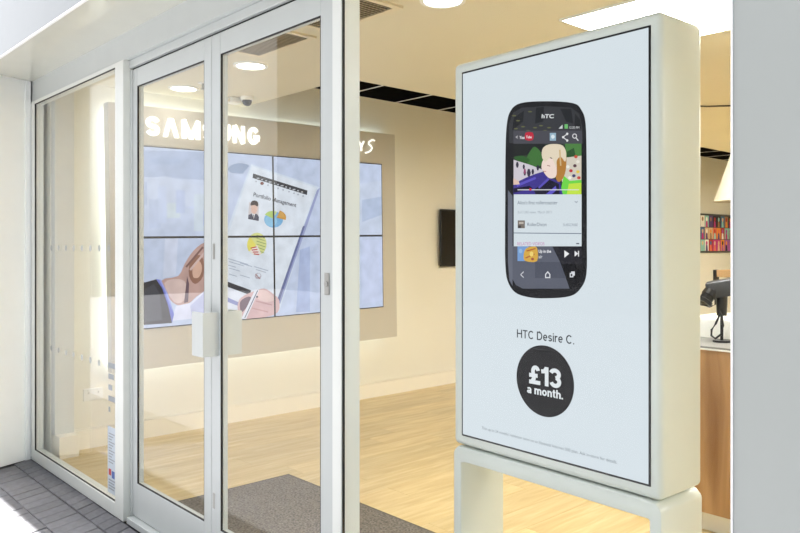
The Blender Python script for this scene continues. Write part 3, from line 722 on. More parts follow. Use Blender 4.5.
# ---- walls and ceilings
tag(B(-5.72, -5.47, 1.70, 13.75, -0.1, 2.88).build('wall_left', M['wall']), 'cream painted side wall behind the video wall', 'wall', kind=S)
tag(B(-5.72, 3.75, 13.5, 13.75, -0.1, 2.88).build('wall_back', M['wall']), 'cream painted wall at the far back of the shop', 'wall', kind=S)
tag(B(3.5, 3.75, 1.70, 13.5, -0.1, 2.88).build('wall_right', M['wall']), 'cream painted side wall beyond the counter', 'wall', kind=S)
col = thing('wall_pilaster', 'pale grey pilaster on a boxed base inside the left window', 'pilaster', (-5.47, 1.78, 0), kind=S)
B(0, 0.075, -0.075, 0.055, 0.13, 2.62).build('shaft', M['wallgrey'], col, 0.003)
B(0, 0.17, -0.075, 0.055, 0.0, 0.15).build('boxed_base', M['skirt'], col, 0.003)
bb = thing('baseboard_left', 'cream skirting board along the side wall', 'skirting', (-5.47, 1.838, 0), kind=S)
B(0, 0.016, 0, 11.63, 0, 0.135).build('board', M['skirt'], bb)
B(0, 0.010, 0, 11.63, 0.139, 0.146).build('cap_bead', M['skirt'], bb)

# low ceiling: whole width at the front, then set back from the side wall
cl = MB()
cl.box(-5.47, 3.5, 1.70, 3.24, 2.62, 2.80)
cl.box(-4.08, 3.5, 3.24, 13.5, 2.62, 2.80)
tag(cl.build('ceiling', M['ceil']), 'beige plaster ceiling with a set back edge', 'ceiling', kind=S)
ch = tag(B(-5.72, 3.75, 1.70, 13.75, 2.88, 3.30).build('ceiling', M['white']), 'raised ceiling slot of black tiles along the side wall', 'ceiling', kind=S)
tm = B(-0.292, 0.292, -0.292, 0.292, -0.008, 0.0).mesh('ceiling_tile', M['blacktile'], 0.002, 1)
for i in range(3):
    for j in range(17):
        link('ceiling_tile', tm, ch, (-5.47 + 0.30 + i * 0.603, 3.42 + j * 0.603, 2.88))

gb = B(-0.9, 0.9, -0.007, 0.007, -0.011, -0.0005).mesh('grid_bar', M['white'])
for j in range(17):
    link('grid_bar', gb, ch, (-4.565, 3.42 + 0.3015 + j * 0.603, 2.88))
# ---- soffit, fascia and header outside
tag(B(-8, 4, 1.272, 1.70, 2.60, 2.75).build('trim_1', M['soffit']), 'glossy cream soffit panel over the entrance', 'soffit', kind=S)
fa = thing('trim_2', 'glossy pale grey fascia with a bright lower edge', 'fascia', (0, 1.272, 2.60), kind=S)
B(-8, 4, -0.010, 0.0, 0.010, 0.80).build('fascia_board', M['fascia'], fa)
B(-8, 4, -0.012, -0.0003, 0.0, 0.010).build('edge_strip', M['lip'], fa)
B(-8, 4, -0.010, 0.5, 0.80, 0.86).build('coping', M['alu'], fa)
tag(B(-8, 4, 1.61, 1.70, 2.455, 2.60).build('trim_3', M['alu']), 'white header beam over the windows and doors', 'beam', kind=S)
tag(B(-8, 4, 1.50, 1.72, 2.75, 3.3).build('wall_front', M['alu']), 'white wall above the soffit', 'wall', kind=S)

# splayed return wall at the left
rw = MB().prism([(-5.575, 1.60), (-5.452, 1.27), (-8, 1.27), (-8, 1.9), (-5.72, 1.9), (-5.72, 1.70), (-5.63, 1.70), (-5.63, 1.60)], -0.03, 2.60)
tag(rw.build('wall_return', M['clad']), 'white clad return wall left of the shop window', 'wall', kind=S)
tag(MB().prism([(-5.574, 1.5985), (-5.560, 1.5605), (-5.552, 1.5635), (-5.560, 1.5985)], -0.03, 2.60).build('trim_4', M['clad']), 'slim white corner strip where the return wall meets the window', 'trim', kind=S)

# pier at the right
pr = thing('wall_pier', 'plain pale grey pier at the right edge', 'pier', (0.598, 1.5, -0.03), kind=S)
B(-1.146, 1.6, -0.24, 0.24, 0, 2.63).build('cladding', M['pier'], pr)
B(-1.1495, -1.1462, -0.242, 0.10, 0, 2.63).build('corner_bead', M['lip'], pr)

# ---- windows
def frame_rect(parent, x0, x1, z0, z1, l, r, b, t, y0, y1, m, names=('jamb', 'jamb', 'sill', 'head')):
    B(x0, x0 + l, y0, y1, z0, z1).build(names[0], m, parent, 0.002, 1)
    B(x1 - r, x1, y0, y1, z0, z1).build(names[1], m, parent, 0.002, 1)
    B(x0 + l + .0005, x1 - r - .0005, y0, y1, z0, z0 + b).build(names[2], m, parent, 0.002, 1)
    B(x0 + l + .0005, x1 - r - .0005, y0, y1, z1 - t, z1).build(names[3], m, parent, 0.002, 1)

def glazing(parent, x0, x1, z0, z1, y, sheet='glass'):
    """glass held in a black gasket"""
    B(x0, x1, y, y + 0.008, z0, z1).build('pane', M[sheet], parent)
    g = MB(); w = 0.004
    for a in (B(x0, x0 + w, y - 0.009, y - 0.0002, z0, z1), B(x1 - w, x1, y - 0.009, y - 0.0002, z0, z1),
              B(x0 + w, x1 - w, y - 0.009, y - 0.0002, z0, z0 + w), B(x0 + w, x1 - w, y - 0.009, y - 0.0002, z1 - w, z1)):
        g.add(a.v, a.f)
    g.build('gasket', M['gasket'], parent)

w1 = thing('window_1', 'tall fixed shop window with rows of small dots', 'window', (-4.8, 1.60, -0.03), kind=S)
frame_rect(w1, -0.76, 0.73 + 0.112, 0.0, 2.485, 0.06, 0.112, 0.075, 0.02, 0.0, 0.065, M['mullion'], ('jamb', 'mullion', 'sill', 'head'))
glazing(w1, -0.70, 0.73, 0.075, 2.465, 0.016)
dot = MB().cyl((0, 0, 0), (0, 0.0006, 0), 0.019, n=14).mesh('etched_dot', M['dot'])
for k in range(2, 10):
    for z in (1.46, 0.80):
        link('etched_dot', dot, w1, (-0.66 + 0.14 * k, 0.0150, z + 0.01))
# opening hours panel stuck on the glass by the mullion
nt_ = B(-0.066, 0.066, 0, 0.0006, 0, 0.60).build('notice_backing', M['vinyl'], w1)
nt_.location = (0.655, 0.0147, 0.10)
nt_.scale = (1, 1, 0.62)
for k in range(5):
    hgt = 0.012
    B(0.60, 0.60 + (0.10 - 0.022 * (k % 3)) * (0.35 if k == 4 else 1), 0.0140, 0.0146, 0.80 - k * 0.062, 0.80 - k * 0.062 + 0.03).build('notice_line', M['vinylgrey'], w1)
for k in range(11):
    B(0.605, 0.690 - 0.02 * (k % 3), 0.0136, 0.0142, 0.43 - k * 0.016, 0.436 - k * 0.016).build('notice_line', M['vinylgrey'], w1)
B(0.605, 0.640, 0.0136, 0.0142, 0.20, 0.235).build('notice_badge', M['red'], w1)
B(0.650, 0.690, 0.0136, 0.0142, 0.19, 0.23).build('notice_badge', M['blue'], w1)
for k in range(4):
    B(0.605, 0.700 - 0.015 * (k % 2), 0.0136, 0.0142, 0.17 - k * 0.016, 0.178 - k * 0.016).build('notice_line', M['vinylgrey'], w1)

w2 = thing('window_2', 'large clear shop window in front of the poster screen', 'window', (-1.3, 1.60, -0.03), kind=S)
frame_rect(w2, -0.809, 0.85, 0.0, 2.485, 0.052, 0.06, 0.075, 0.02, 0.0, 0.085, M['mullion'], ('mullion', 'jamb', 'sill', 'head'))
glazing(w2, -0.757, 0.79, 0.075, 2.465, 0.014, 'clearglass')

# ---- doors
def door(name, label, x0, x1, l, r, top=0.095, bottom=0.18):
    d = thing(name, label, 'door', (x0, 1.64, 0.008), kind=S)
    W = x1 - x0; H = 2.392
    B(0, l, 0, 0.038, 0, H).build('stile', M['alu'], d, 0.002, 1)
    B(W - r, W, 0, 0.038, 0, H).build('stile', M['alu'], d, 0.002, 1)
    B(l + .0004, W - r - .0004, 0, 0.038, 0, bottom).build('bottom_rail', M['alu'], d, 0.002, 1)
    B(l + .0004, W - r - .0004, 0, 0.038, H - top, H).build('top_rail', M['alu'], d, 0.002, 1)
    glazing(d, l, W - r, bottom, H - top, 0.0105)
    return d
d1 = door('door_1', 'narrow framed glass door nearest the fixed window', -3.924, -3.060, 0.052, 0.068)
d2 = door('door_2', 'glass door leaf with pull handle next to the mullion', -3.056, -2.112, 0.078, 0.120)
def handle(parent, name, ys):
    h = MB()
    h.box(-0.037, 0.066, ys * 0.072 - 0.006, ys * 0.072 + 0.006, 0.955, 1.150)
    h.box(0.056, 0.066, min(ys * 0.0, ys * 0.066), max(ys * 0.0, ys * 0.066), 0.955, 1.150)
    h.box(0.006, 0.030, min(ys * 0.0, ys * 0.066), max(ys * 0.0, ys * 0.066), 0.985, 1.120)
    return h.build(name, M['alu'], parent)
handle(d2, 'pull_handle', -1)
hi = handle(d2, 'pull_handle', 1); hi.location = (0, 0.038, 0)
for z in (1.42, 0.30):
    lk = B(0.012, 0.030, -0.002, 0.0, z - 0.035, z + 0.035).build('flush_bolt', M['steel'], d2, 0.0008, 1)
kp = B(0.852, 0.880, -0.004, 0.0, 1.265, 1.345).build('lock_escutcheon', M['steel'], d2, 0.0015, 1)
MB().cyl((0.866, -0.008, 1.305), (0.866, -0.004, 1.305), 0.010).build('lock_cylinder', M['steel'], kp)
fr = thing('trim_5', 'white door frame head and threshold around the double doors', 'door frame', (-3.0, 1.64, 0), kind=S)
B(-0.955, 0.888, -0.008, 0.055, 2.412, 2.454).build('head', M['alu'], fr, 0.002, 1)
B(-0.955, 0.888, 0.012, 0.050, 2.402, 2.412).build('door_seal', M['gasket'], fr)
B(-0.957, -0.927, -0.004, 0.058, -0.03, 2.40).build('jamb', M['alu'], fr, 0.002, 1)
B(-0.925, 0.888, -0.035, 0.060, -0.03, 0.004).build('threshold', M['alu'], fr, 0.002, 1)

# street opposite, seen only as faint reflections in the glass
ob = thing('opposite_building', 'pale stone building across the street, mirrored faintly in the glass', 'building', (0, -11, -0.03), kind=S)
B(-22, 12, -6, 0, 0, 9).build('facade', M['stone'], ob)
wm = B(-0.7, 0.7, 0.0, 0.05, 0, 1.9).mesh('window', M['farglass'])
for i in range(13):
    for k in range(3):
        link('window', wm, ob, (-20.5 + 2.5 * i, 0, 0.9 + 2.9 * k))

# ================================================================== poster screen on its stand
yaw = math.atan2(-0.028, 0.691)
pt = thing('poster_screen', 'white totem with a lit advert of a black phone', 'display screen', (-1.701, 1.843, 0), yaw)
SW, SH = 0.6916, 1.206
Z0 = 0.822
cas = B(-0.048, SW + 0.036, -0.002, 0.212, 0.782, 2.068).build('casing', M['totem'], pt, 0.018, 4, True)
B(-0.006, SW + 0.006, -0.004, 0.02, Z0 - 0.006, Z0 + SH + 0.006).build('bezel', M['black'], cas, 0.001, 1)
# inverted U stand
x0, x1 = -0.048, SW + 0.036
st = MB()
prof = [(x0, 0.02), (x0, 0.757), (x0 + 0.02, 0.777), (x1 - 0.02, 0.777), (x1, 0.757), (x1, 0.02), (x1 - 0.036, 0.02), (x1 - 0.036, 0.728), (x0 + 0.036, 0.728), (x0 + 0.036, 0.02)]
n = len(prof)
vs = [(x, -0.002, z) for x, z in prof] + [(x, 0.212, z) for x, z in prof]
def quad_ring(a, b): return (a, b, b + n, a + n)
st.add(vs, [quad_ring(i, (i + 1) % n) for i in range(n)] + [
    (0, 1, 8, 9), (1, 2, 3, 8), (3, 4, 7, 8), (4, 5, 6, 7), (9 + n, 8 + n, 1 + n, n), (8 + n, 3 + n, 2 + n, 1 + n), (8 + n, 7 + n, 4 + n, 3 + n), (7 + n, 6 + n, 5 + n, 4 + n)])
st.build('stand_frame', M['totem'], pt, 0.006, 2, True)
B(x0 - 0.0, x1 + 0.0, -0.06, 0.285, 0.0, 0.02).build('base_plate', M['totem'], pt, 0.004, 2)
layers = [((217, 227, 234), [[(0, 0), (SW, 0), (SW, SH), (0, SH)]])]
layers += [(c, [[(a * 1e-4 + 0.004, b * 1e-4) for a, b in P]]) for c, P in PHONE_ART]
layers += [(c, text_polys(s, (p0[0] + 0.004, p0[1]), (p1[0] + 0.004, p1[1]), b, 0.62 if s == 'hTC' else 1.0)) for s, c, p0, p1, b in PHONE_TEXT]
ink = (34, 38, 44)
layers.append(((30, 30, 30), [[(0.3470 + 0.1085 * math.cos(i * math.pi / 32), 0.2255 + 0.1065 * math.sin(i * math.pi / 32)) for i in range(64)]]))
layers.append(((228, 234, 238), bold_word('\u00a313', (0.2875, 0.211), (0.4095, 0.211), 0.057, 0.21, 0.05)))
layers.append(((228, 234, 238), bold_word('a month.', (0.2803, 0.181), (0.416, 0.181), 0.0245, 0.19, 0.07)))
layers.append((ink, bold_word('HTC Desire C.', (0.2401, 0.346), (0.4559, 0.346), 0.0255, 0.14, 0.11, 0.32)))
layers.append(((120, 132, 142), text_polys("Thin up to 24 months' minimum term on an Essential Internet 500 plan. Ask in-store for details.", (0.090, 0.034), (0.599, 0.034), 0.0)))
picture('screen_picture', layers, lambda u, v, w: (u, -0.0041 - w, Z0 + v), M['totemprint'], pt, 0.00003)

# ================================================================== video wall
vw = thing('video_wall_surround', 'taupe wall panel with glowing white letters around four screens', 'wall panel', (-5.33, 2.06, 0.56))
YL, YH, ZH = 2.06, 4.815, 1.945
B(-0.085, 0.0, 0, YH - YL, 0, ZH).build('panel', M['taupe'], vw, 0.002, 1)
# lamps tucked behind the panel edge
for nm, b in (('led_strip', B(-0.105, -0.087, 0.03, 0.05, 0.05, ZH - 0.05)), ('led_strip', B(-0.105, -0.087, YH - YL - 0.05, YH - YL - 0.03, 0.05, ZH - 0.05)),
              ('led_strip', B(-0.105, -0.087, 0.06, YH - YL - 0.06, ZH - 0.05, ZH - 0.03)), ('led_strip', B(-0.105, -0.087, 0.06, YH - YL - 0.06, 0.03, 0.05))):
    b.build(nm, M['led'], vw)
for yy in (0.4, 1.375, 2.35):
    B(-0.14, -0.0851, yy - 0.05, yy + 0.05, 0.4, 1.5).build('wall_bracket', M['dark'], vw)
TILT = math.radians(0.9)
CY, CZ = 3.43, 1.534
def tilted(e):
    y, z = e.location.y - CY, e.location.z - CZ
    e.location.y = CY + y * math.cos(TILT) - z * math.sin(TILT)
    e.location.z = CZ + y * math.sin(TILT) + z * math.cos(TILT)
    e.rotation_euler.x = TILT
def untilt(p):
    y, z = p[0] - CY, p[1] - CZ
    return (CY + y * math.cos(TILT) + z * math.sin(TILT), CZ - y * math.sin(TILT) + z * math.cos(TILT))
tilted(vw)
def wall_letter(polyverts, faces, y, z):
    me = bpy.data.meshes.new('letter')
    me.from_pydata(polyverts, [], faces)
    me.materials.append(M['signface'])
    return link('letter', me, vw, (0.001, y - YL, z - 0.56))
def letter3d(ch, width, height, y, z, bold, lean=0.0):
    if ch == 'A':   # no crossbar
        pts = [(0, 0), (0.245, 0), (0.5, 0.76), (0.755, 0), (1, 0), (0.66, 1), (0.34, 1)]
        fs2 = [(0, 1, 2, 6), (2, 3, 4, 5), (2, 5, 6)]
        k = len(pts)
        vs = [(0.018, p[0] * width + lean * p[1] * height, p[1] * height) for p in pts] + [(0, p[0] * width + lean * p[1] * height, p[1] * height) for p in pts]
        fs = fs2 + [tuple(i + k for i in reversed(f)) for f in fs2] + [(i, (i + 1) % k, k + (i + 1) % k, k + i) for i in range(k)]
    elif bold:
        w, st = grotesque(0.205)[ch]
        vs = []; fs = []
        for P in st:
            for q in stroke_quads(P, 0.205):
                k = len(vs)
                vs += [(0.018, a / w * width, b * height) for a, b in q] + [(0.0, a / w * width, b * height) for a, b in q]
                fs += [(k, k + 1, k + 2, k + 3), (k + 7, k + 6, k + 5, k + 4)] + [(k + i, k + (i + 1) % 4, k + 4 + (i + 1) % 4, k + 4 + i) for i in range(4)]
    else:
        tv, tf, w = text_faces(ch, 0.012, 0.04)
        h0 = min(v[1] for v in tv); h1 = max(v[1] for v in tv)
        vs = [(0.009 + v[2] * 0.225, v[0] / w * width + lean * (v[1] - h0) / (h1 - h0) * height, (v[1] - h0) / (h1 - h0) * height) for v in tv]
        fs = tf
    return wall_letter(vs, fs, y, z)
y = 2.335
for ch, w in zip('SAMSUNG', (0.126, 0.146, 0.170, 0.126, 0.122, 0.128, 0.128)):
    letter3d(ch, w - 0.024, 0.142, y, 2.288, 1)
    y += w + 0.0065
y = 3.935
def thin_letter(strokes, width, height, y, z, t):
    b = MB()
    for P in strokes:
        for q in stroke_quads([(a * width, c * height) for a, c in P], t):
            k = len(b.v)
            b.add([(0.012, a, c) for a, c in q] + [(0.0, a, c) for a, c in q],
                  [(0, 1, 2, 3), (7, 6, 5, 4)] + [(i, (i + 1) % 4, 4 + (i + 1) % 4, 4 + i) for i in range(4)])
    o = b.build('letter', M['signface'], vw)
    o.location = (0.001, y - YL, z - 0.56)
thin = {'G': [arc(0.5, 0.5, 0.46, 0.46, 40, 340, 14) + [(0.95, 0.46), (0.55, 0.46)]], 'A': [[(0, 0), (0.5, 1), (1, 0)]], 'L': [[(0.05, 1), (0.05, 0.07), (0.9, 0.07)]],
        'X': [[(0, 1), (1, 0)], [(1, 1), (0, 0)]], 'Y': [[(0, 1), (0.5, 0.48)], [(1, 1), (0.5, 0.48)], [(0.5, 0.5), (0.5, 0)]]}
for ch, w in zip('GALAXY', (0.080, 0.078, 0.060, 0.078, 0.070, 0.066)):
    thin_letter(thin[ch], w, 0.092, y, 2.318, 0.014)
    y += w + 0.011
# sweeping italic S
sp = [(0.105, 0.115), (0.075, 0.120), (0.035, 0.098), (0.030, 0.080), (0.060, 0.062), (0.072, 0.042), (0.055, 0.018), (0.020, 0.000), (-0.012, -0.006)]
MB().tube([(0.010, p[0], p[1]) for p in sp], 0.007, 6).build('letter', M['signface'], vw).location = (0.001, y + 0.012 - YL, 2.310 - 0.56)

names = {(0, 0): 'lower left', (1, 0): 'lower right', (0, 1): 'upper left', (1, 1): 'upper right'}
labels = {(0, 0): 'lower left video wall screen showing a dark sleeve and a hand', (1, 0): 'lower right video wall screen showing the edge of a tablet',
          (0, 1): 'upper left video wall screen showing a portrait and pale blue blur', (1, 1): 'upper right video wall screen showing the top of a tablet'}
YS = (2.217, 3.426, 4.635); ZS = (0.857, 1.534, 2.211)
for i in range(2):
    for k in range(2):
        y0, y1, z0, z1 = YS[i], YS[i + 1], ZS[k], ZS[k + 1]
        e = thing('video_screen', labels[(i, k)], 'screen', (-5.33, y0, z0), group='screens of the video wall')
        B(0.0005, 0.012, 0.001, y1 - y0 - 0.001, 0.001, z1 - z0 - 0.001).build('housing', M['black'], e)
        bz = 0.008
        rc = (y0 + bz, y1 - bz, z0 + bz, z1 - bz)
        L = [((200, 212, 238), [[(rc[0], rc[2]), (rc[1], rc[2]), (rc[1], rc[3]), (rc[0], rc[3])]])]
        for c, P in WALL_ART:
            Q = clip([untilt((a * 1e-3, b * 1e-3)) for a, b in P], *rc)
            if Q: L.append((c, [Q]))
        for s, c, p0, p1, b in WALL_TEXT:
            Q = [q for q in (clip(p, *rc) for p in text_polys(s, untilt(p0), untilt(p1), b)) if q]
            if Q: L.append((c, Q))
        picture('screen_picture', L, lambda u, v, w: (0.012 + w, u - y0, v - z0), M['wallprint'], e, 0.00003)
        tilted(e)

# black screen further along the same wall
tv = thing('wall_television', 'black flat television, switched off, on the cream wall beside the poster screen', 'television', (-5.47, 5.52, 1.24))
B(0.001, 0.03, 0.3, 0.8, 0.1, 0.5).build('bracket', M['dark'], tv)
tvh = B(0.03, 0.05, 0, 1.05, 0, 0.60).build('housing', M['black'], tv, 0.004, 1)
B(0.0501, 0.052, 0.012, 1.038, 0.012, 0.588).build('glass_front', M['blackgloss'], tvh)

# double socket on the wall inside the left window
sk = thing('wall_socket', 'white double socket low on the cream wall inside the window', 'socket', (-5.47, 1.99, 0.385))
skp = B(0, 0.012, -0.07, 0.07, -0.043, 0.043).build('plate', M['white'], sk, 0.003, 2)
for s in (-1, 1):
    B(0.0121, 0.0135, s * 0.034 - 0.003, s * 0.034 + 0.003, 0.008, 0.016).build('pin_hole', M['dark'], skp)
    B(0.012, 0.017, s * 0.034 - 0.008, s * 0.034 + 0.008, 0.026, 0.038).build('rocker', M['white'], skp)

# ================================================================== ceiling fittings
dl = [(-5.14, 'round downlight nearest the side wall, above the glowing letters'), (-4.20, 'round downlight between the near wall and the air grilles'),
      (-2.47, 'round downlight at the top edge near the poster screen')]
for x, lb in dl:
    e = thing('downlight', lb, 'downlight', (x, 2.53, 2.62), group='round ceiling downlights')
    MB().lathe([(0.112, 0.0), (0.110, -0.008), (0.092, -0.010), (0.088, -0.004)], (0, 0, 0), 28).build('trim_ring', M['white'], e, smooth=True)
    MB().cyl((0, 0, -0.006), (0, 0, -0.001), 0.089, n=28).build('lens', M['lens'], e)

def grille(x0, y0, lb):
    e = thing('air_grille', lb, 'air vent', (x0, y0, 2.62), group='ceiling air grilles')
    B(0.03, 0.55, 0.03, 0.55, -0.004, -0.001).build('duct_back', M['dark'], e)
    frame = MB()
    for b in (B(0, 0.58, 0, 0.035, -0.012, 0), B(0, 0.58, 0.545, 0.58, -0.012, 0), B(0, 0.035, 0.035, 0.545, -0.012, 0), B(0.545, 0.58, 0.035, 0.545, -0.012, 0)):
        frame.add(b.v, b.f)
    frame.build('frame', M['grilleframe'], e)
    sm = MB().add([(0, 0.036, -0.004), (0.012, 0.036, -0.014), (0.014, 0.036, -0.0125), (0.002, 0.036, -0.0025), (0, 0.544, -0.004), (0.012, 0.544, -0.014), (0.014, 0.544, -0.0125), (0.002, 0.544, -0.0025)],
                  [(0, 1, 2, 3), (7, 6, 5, 4), (0, 4, 5, 1), (1, 5, 6, 2), (2, 6, 7, 3), (3, 7, 4, 0)]).mesh('slat', M['slat'])
    for k in range(20):
        link('slat', sm, e, (0.037 + k * 0.0254, 0, 0))
grille(-3.955, 1.875, 'square slatted air grille seen through the wide door leaf')
grille(-3.245, 1.875, 'square slatted air grille partly hidden by the mullion')

for k, (x0, y0, lb) in enumerate(((-2.28, 3.19, 'large white luminous ceiling panel above the poster screen'), (-1.95, 6.4, 'added unseen luminous panel brightening the deep shop behind the pier'),
        (-1.95, 9.6, 'added unseen luminous panel brightening the back of the shop behind the pier'), (-3.75, 9.2, 'added unseen luminous panel brightening the far side wall, behind the poster screen'), (1.2, 3.19, 'added unseen luminous panel brightening the right half of the shop behind the pier'))):
    e = thing('light_panel', lb, 'ceiling light', (x0, y0, 2.62), group='luminous ceiling panels')  # all after the first are unseen, added to brighten the shop
    w, d = (1.45, 0.81)
    f = MB()
    for b in (B(0, w, 0, 0.012, -0.010, 0), B(0, w, d - 0.012, d, -0.010, 0), B(0, 0.012, 0.012, d - 0.012, -0.010, 0), B(w - 0.012, w, 0.012, d - 0.012, -0.010, 0)):
        f.add(b.v, b.f)
    f.build('edge_frame', M['white'], e)
    B(0.012, w - 0.012, 0.012, d - 0.012, -0.007, -0.001).build('diffuser', M['lightpanel'], e)

cc = thing('dome_camera', 'small black dome security camera on a white base under the ceiling', 'security camera', (-5.10, 3.04, 2.62))
MB().lathe([(0.0, 0.0), (0.050, 0.0), (0.050, -0.024), (0.044, -0.030), (0.0, -0.030)], (0, 0, 0)).build('base', M['white'], cc, smooth=True)
MB().lathe([(0.038, -0.0302)] + [(0.038 * math.cos(t * math.pi / 16), -0.036 - 0.038 * math.sin(t * math.pi / 16)) for t in range(9)], (0, 0, 0)).build('dome', M['blackgloss'], cc, smooth=True)
ex = thing('sensor_box', 'white rounded sensor box on the ceiling beside the dome camera', 'sensor', (-5.20, 2.985, 2.62))
B(-0.055, 0.045, -0.05, 0.05, -0.048, -0.001).build('housing', M['white'], ex, 0.012, 3, True)
B(-0.035, 0.025, -0.052, -0.0502, -0.040, -0.014).build('sensor_window', M['grilleframe'], ex)
sp_ = thing('sprinkler_head', 'tiny metal sprinkler head hanging near the first downlight', 'sprinkler', (-4.88, 2.55, 2.62))
MB().cyl((0, 0, -0.006), (0, 0, -0.0005), 0.035).build('rose', M['white'], sp_)
MB().cyl((0, 0, -0.045), (0, 0, -0.006), 0.008).build('nozzle', M['steel'], sp_)
MB().cyl((0, 0, -0.049), (0, 0, -0.0455), 0.018).build('deflector', M['steel'], sp_)

# ================================================================== door mat
dm = thing('entrance_mat', 'dark grey entrance mat set inside the double doors', 'mat', (-3.95, 1.70, 0))
B(0, 2.05, 0.005, 0.95, 0.0005, 0.009).build('pile', M['matting'], dm)
eb = MB()
for b in (B(-0.012, 0.0, 0.005, 0.962, 0.0005, 0.0095), B(0.0, 2.05, 0.9501, 0.962, 0.0005, 0.0095)):
    eb.add(b.v, b.f)
eb.build('edge_trim', M['dark'], dm)

# ================================================================== counter behind the poster screen
ct = thing('service_counter', 'oak fronted counter with a white plinth behind the poster screen', 'counter', (-2.02, 3.69, 0))
B(0.02, 2.6, 0.04, 0.70, 0.0, 0.098).build('plinth', M['white'], ct)
for k in range(4):
    B(0.002 + k * 0.652, 0.650 + k * 0.652, 0, 0.02, 0.10, 0.925).build('front_panel', M['panelwood'], ct, 0.001, 1)
B(0, 2.61, 0.0205, 0.72, 0.10, 0.925).build('carcass', M['panelwood'], ct)
B(-0.004, 2.615, -0.004, 0.724, 0.926, 0.934).build('edge_band', M['white'], ct)
B(0.0, 2.612, 0.0, 0.72, 0.9342, 0.944).build('counter_top', M['greytop'], ct)
wb = thing('display_plinth', 'low white display box on the grey counter top', 'display box', (-2.00, 4.04, 0.945))
B(0, 0.75, 0, 0.38, 0, 0.105).build('body', M['white'], wb, 0.004, 2)
B(0.004, 0.746, 0.004, 0.376, 0.1052, 0.112).build('top_sheet', M['skirt'], wb, 0.002, 1)

hs_ = thing('display_gadget', 'black handheld gadget on a tethered display post beside the white box', 'gadget', (-1.765, 3.92, 0.9445))
MB().cyl((0, 0, 0.0), (0, 0, 0.010), 0.045, n=20).build('foot', M['black'], hs_)
MB().cyl((0, 0, 0.010), (0, 0, 0.14), 0.008, n=12).build('stem', M['black'], hs_, smooth=True)
MB().cyl((0, 0, 0.14), (0, 0, 0.29), 0.026, 0.030, n=16).build('grip', M['black'], hs_, smooth=True)
bd = MB().prism([(-0.075, -0.040), (0.055, -0.040), (0.064, -0.01), (0.064, 0.03), (-0.05, 0.042), (-0.075, 0.015)], -0.045, 0.045).build('body', M['kit'], hs_, 0.014, 3, True)
bd.location = (0.0, 0.0, 0.285); bd.rotation_euler = (0.10, -0.20, 0.35)
ln = MB().lathe([(0.0, 0.0), (0.036, 0.0), (0.038, 0.03), (0.034, 0.032), (0.034, 0.055), (0.041, 0.058), (0.041, 0.078), (0.031, 0.079), (0.0, 0.068)], (0, 0, 0), 20).build('lens_barrel', M['black'], bd, smooth=True)
ln.location = (-0.052, -0.015, -0.005); ln.rotation_euler = (2.3, 0.0, -1.0)
MB().tube([(-0.055, -0.05, 0.285), (-0.085, -0.06, 0.22), (-0.088, -0.06, 0.195), (-0.03, -0.055, 0.190), (-0.012, -0.05, 0.200), (-0.015, -0.045, 0.28)], 0.0045, 6).build('hand_loop', M['black'], hs_)
MB().tube([(-0.005, -0.024, 0.17), (0.018, -0.04, 0.14), (0.030, -0.052, 0.09), (0.020, -0.055, 0.045), (-0.008, -0.057, 0.022), (-0.030, -0.056, 0.035), (-0.030, -0.054, 0.065), (-0.010, -0.048, 0.10), (0.004, -0.03, 0.15)], 0.006, 8).build('tether_cable', M['black'], hs_, smooth=True)

hb = thing('display_ledge', 'pale wooden high display ledge with a black end bracket', 'display table', (-2.40, 5.20, 0))
B(0.02, 1.3, 0, 0.45, 1.235, 1.285).build('board', M['ledgewood'], hb, 0.003, 1)
B(0.0, 0.018, -0.01, 0.05, 1.17, 1.2855).build('end_bracket', M['black'], hb, 0.002, 1)
for x in (0.48, 1.22):
    for y in (0.04, 0.38):
        B(x, x + 0.04, y, y + 0.04, 0, 1.2345).build('leg', M['black'], hb)
ks = thing('phone_cradle', 'small black phone cradle standing on the wooden ledge', 'phone stand', (-2.23, 5.36, 1.288))
B(-0.05, 0.05, -0.04, 0.04, 0, 0.012).build('foot', M['black'], ks, 0.003, 1)
MB().prism([(-0.03, -0.010), (0.03, -0.010), (0.03, 0.012), (-0.03, 0.012)], 0.014, 0.12).build('cradle', M['black'], ks, 0.004, 2).rotation_euler = (-0.35, 0, 0.2)

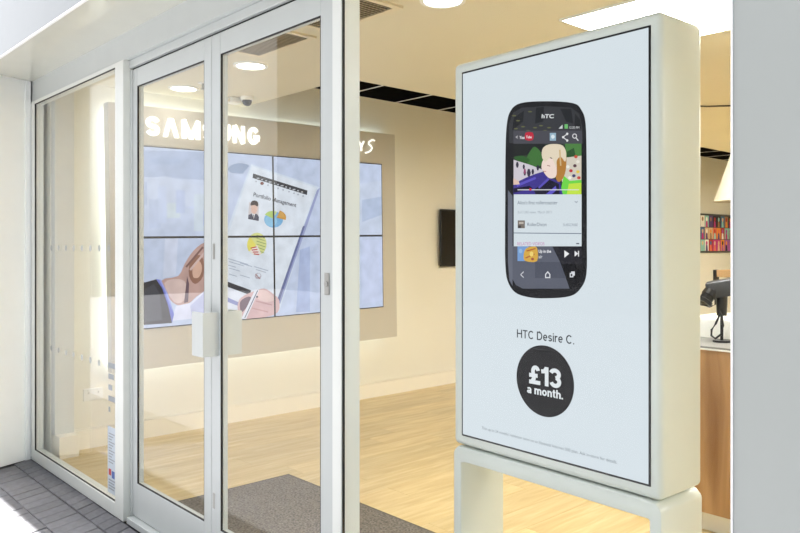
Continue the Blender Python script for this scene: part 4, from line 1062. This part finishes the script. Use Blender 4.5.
pl = thing('pendant_lamp', 'white cone pendant lamp partly behind the grey pier', 'pendant lamp', (-1.83, 4.45, 2.62))
MB().lathe([(0.205, -0.905), (0.075, -0.52), (0.02, -0.50), (0.0, -0.50)], (0, 0, 0), 36).build('shade', M['shade'], pl, smooth=True)
MB().cyl((0, 0, -0.505), (0, 0, -0.02), 0.004, n=8).build('cord', M['black'], pl)
MB().cyl((0, 0, -0.02), (0, 0, -0.0005), 0.05, n=20).build('ceiling_rose', M['white'], pl)
MB().lathe([(0.0, -0.72), (0.03, -0.715), (0.04, -0.68), (0.03, -0.64), (0.015, -0.60), (0.015, -0.51)], (0, 0, 0), 16).build('bulb', M['bulb'], pl, smooth=True)

# collage poster on the far part of the side wall
cp = thing('collage_poster', 'colourful picture collage in a dark frame on the far wall', 'poster', (-5.47, 10.75, 1.35))
B(0.001, 0.03, 0, 2.3, 0, 0.62).build('frame', M['black'], cp, 0.004, 1)
pal = [(200, 60, 130), (230, 120, 90), (150, 200, 190), (90, 70, 120), (220, 190, 150), (240, 235, 225), (190, 60, 60), (70, 110, 150), (160, 120, 90), (40, 40, 50), (235, 150, 60), (170, 90, 160)]
Lp = []
for i in range(16):
    for k in range(3):
        y0 = 0.03 + i * 0.14; z0 = 0.03 + k * 0.19
        c = R.choice(pal); Lp.append((c, [[(y0, z0), (y0 + 0.134, z0), (y0 + 0.134, z0 + 0.18), (y0, z0 + 0.18)]]))
        c = R.choice(pal); Lp.append((c, [[(y0 + 0.03, z0), (y0 + 0.105, z0), (y0 + 0.09, z0 + 0.09), (y0 + 0.04, z0 + 0.10)]]))
        c = R.choice(pal); Lp.append((c, [[(y0 + 0.067 + 0.03 * math.cos(t), z0 + 0.125 + 0.036 * math.sin(t)) for t in [i2 * math.pi / 4 for i2 in range(8)]]]))
picture('collage_print', Lp, lambda u, v, w: (0.0302 + w, u, v), M['flatprint'], cp, 0.00003)

# loose cable under the ceiling near the counter
lc = tag(MB().tube([(-3.35, 5.55, 2.612), (-3.0, 5.80, 2.604), (-2.8, 5.98, 2.598), (-2.55, 6.2, 2.600), (-2.2, 6.35, 2.612)], 0.007, 6).build('ceiling_cable', M['black']),
         'thin dark cable running under the ceiling beside the pier', 'cable')
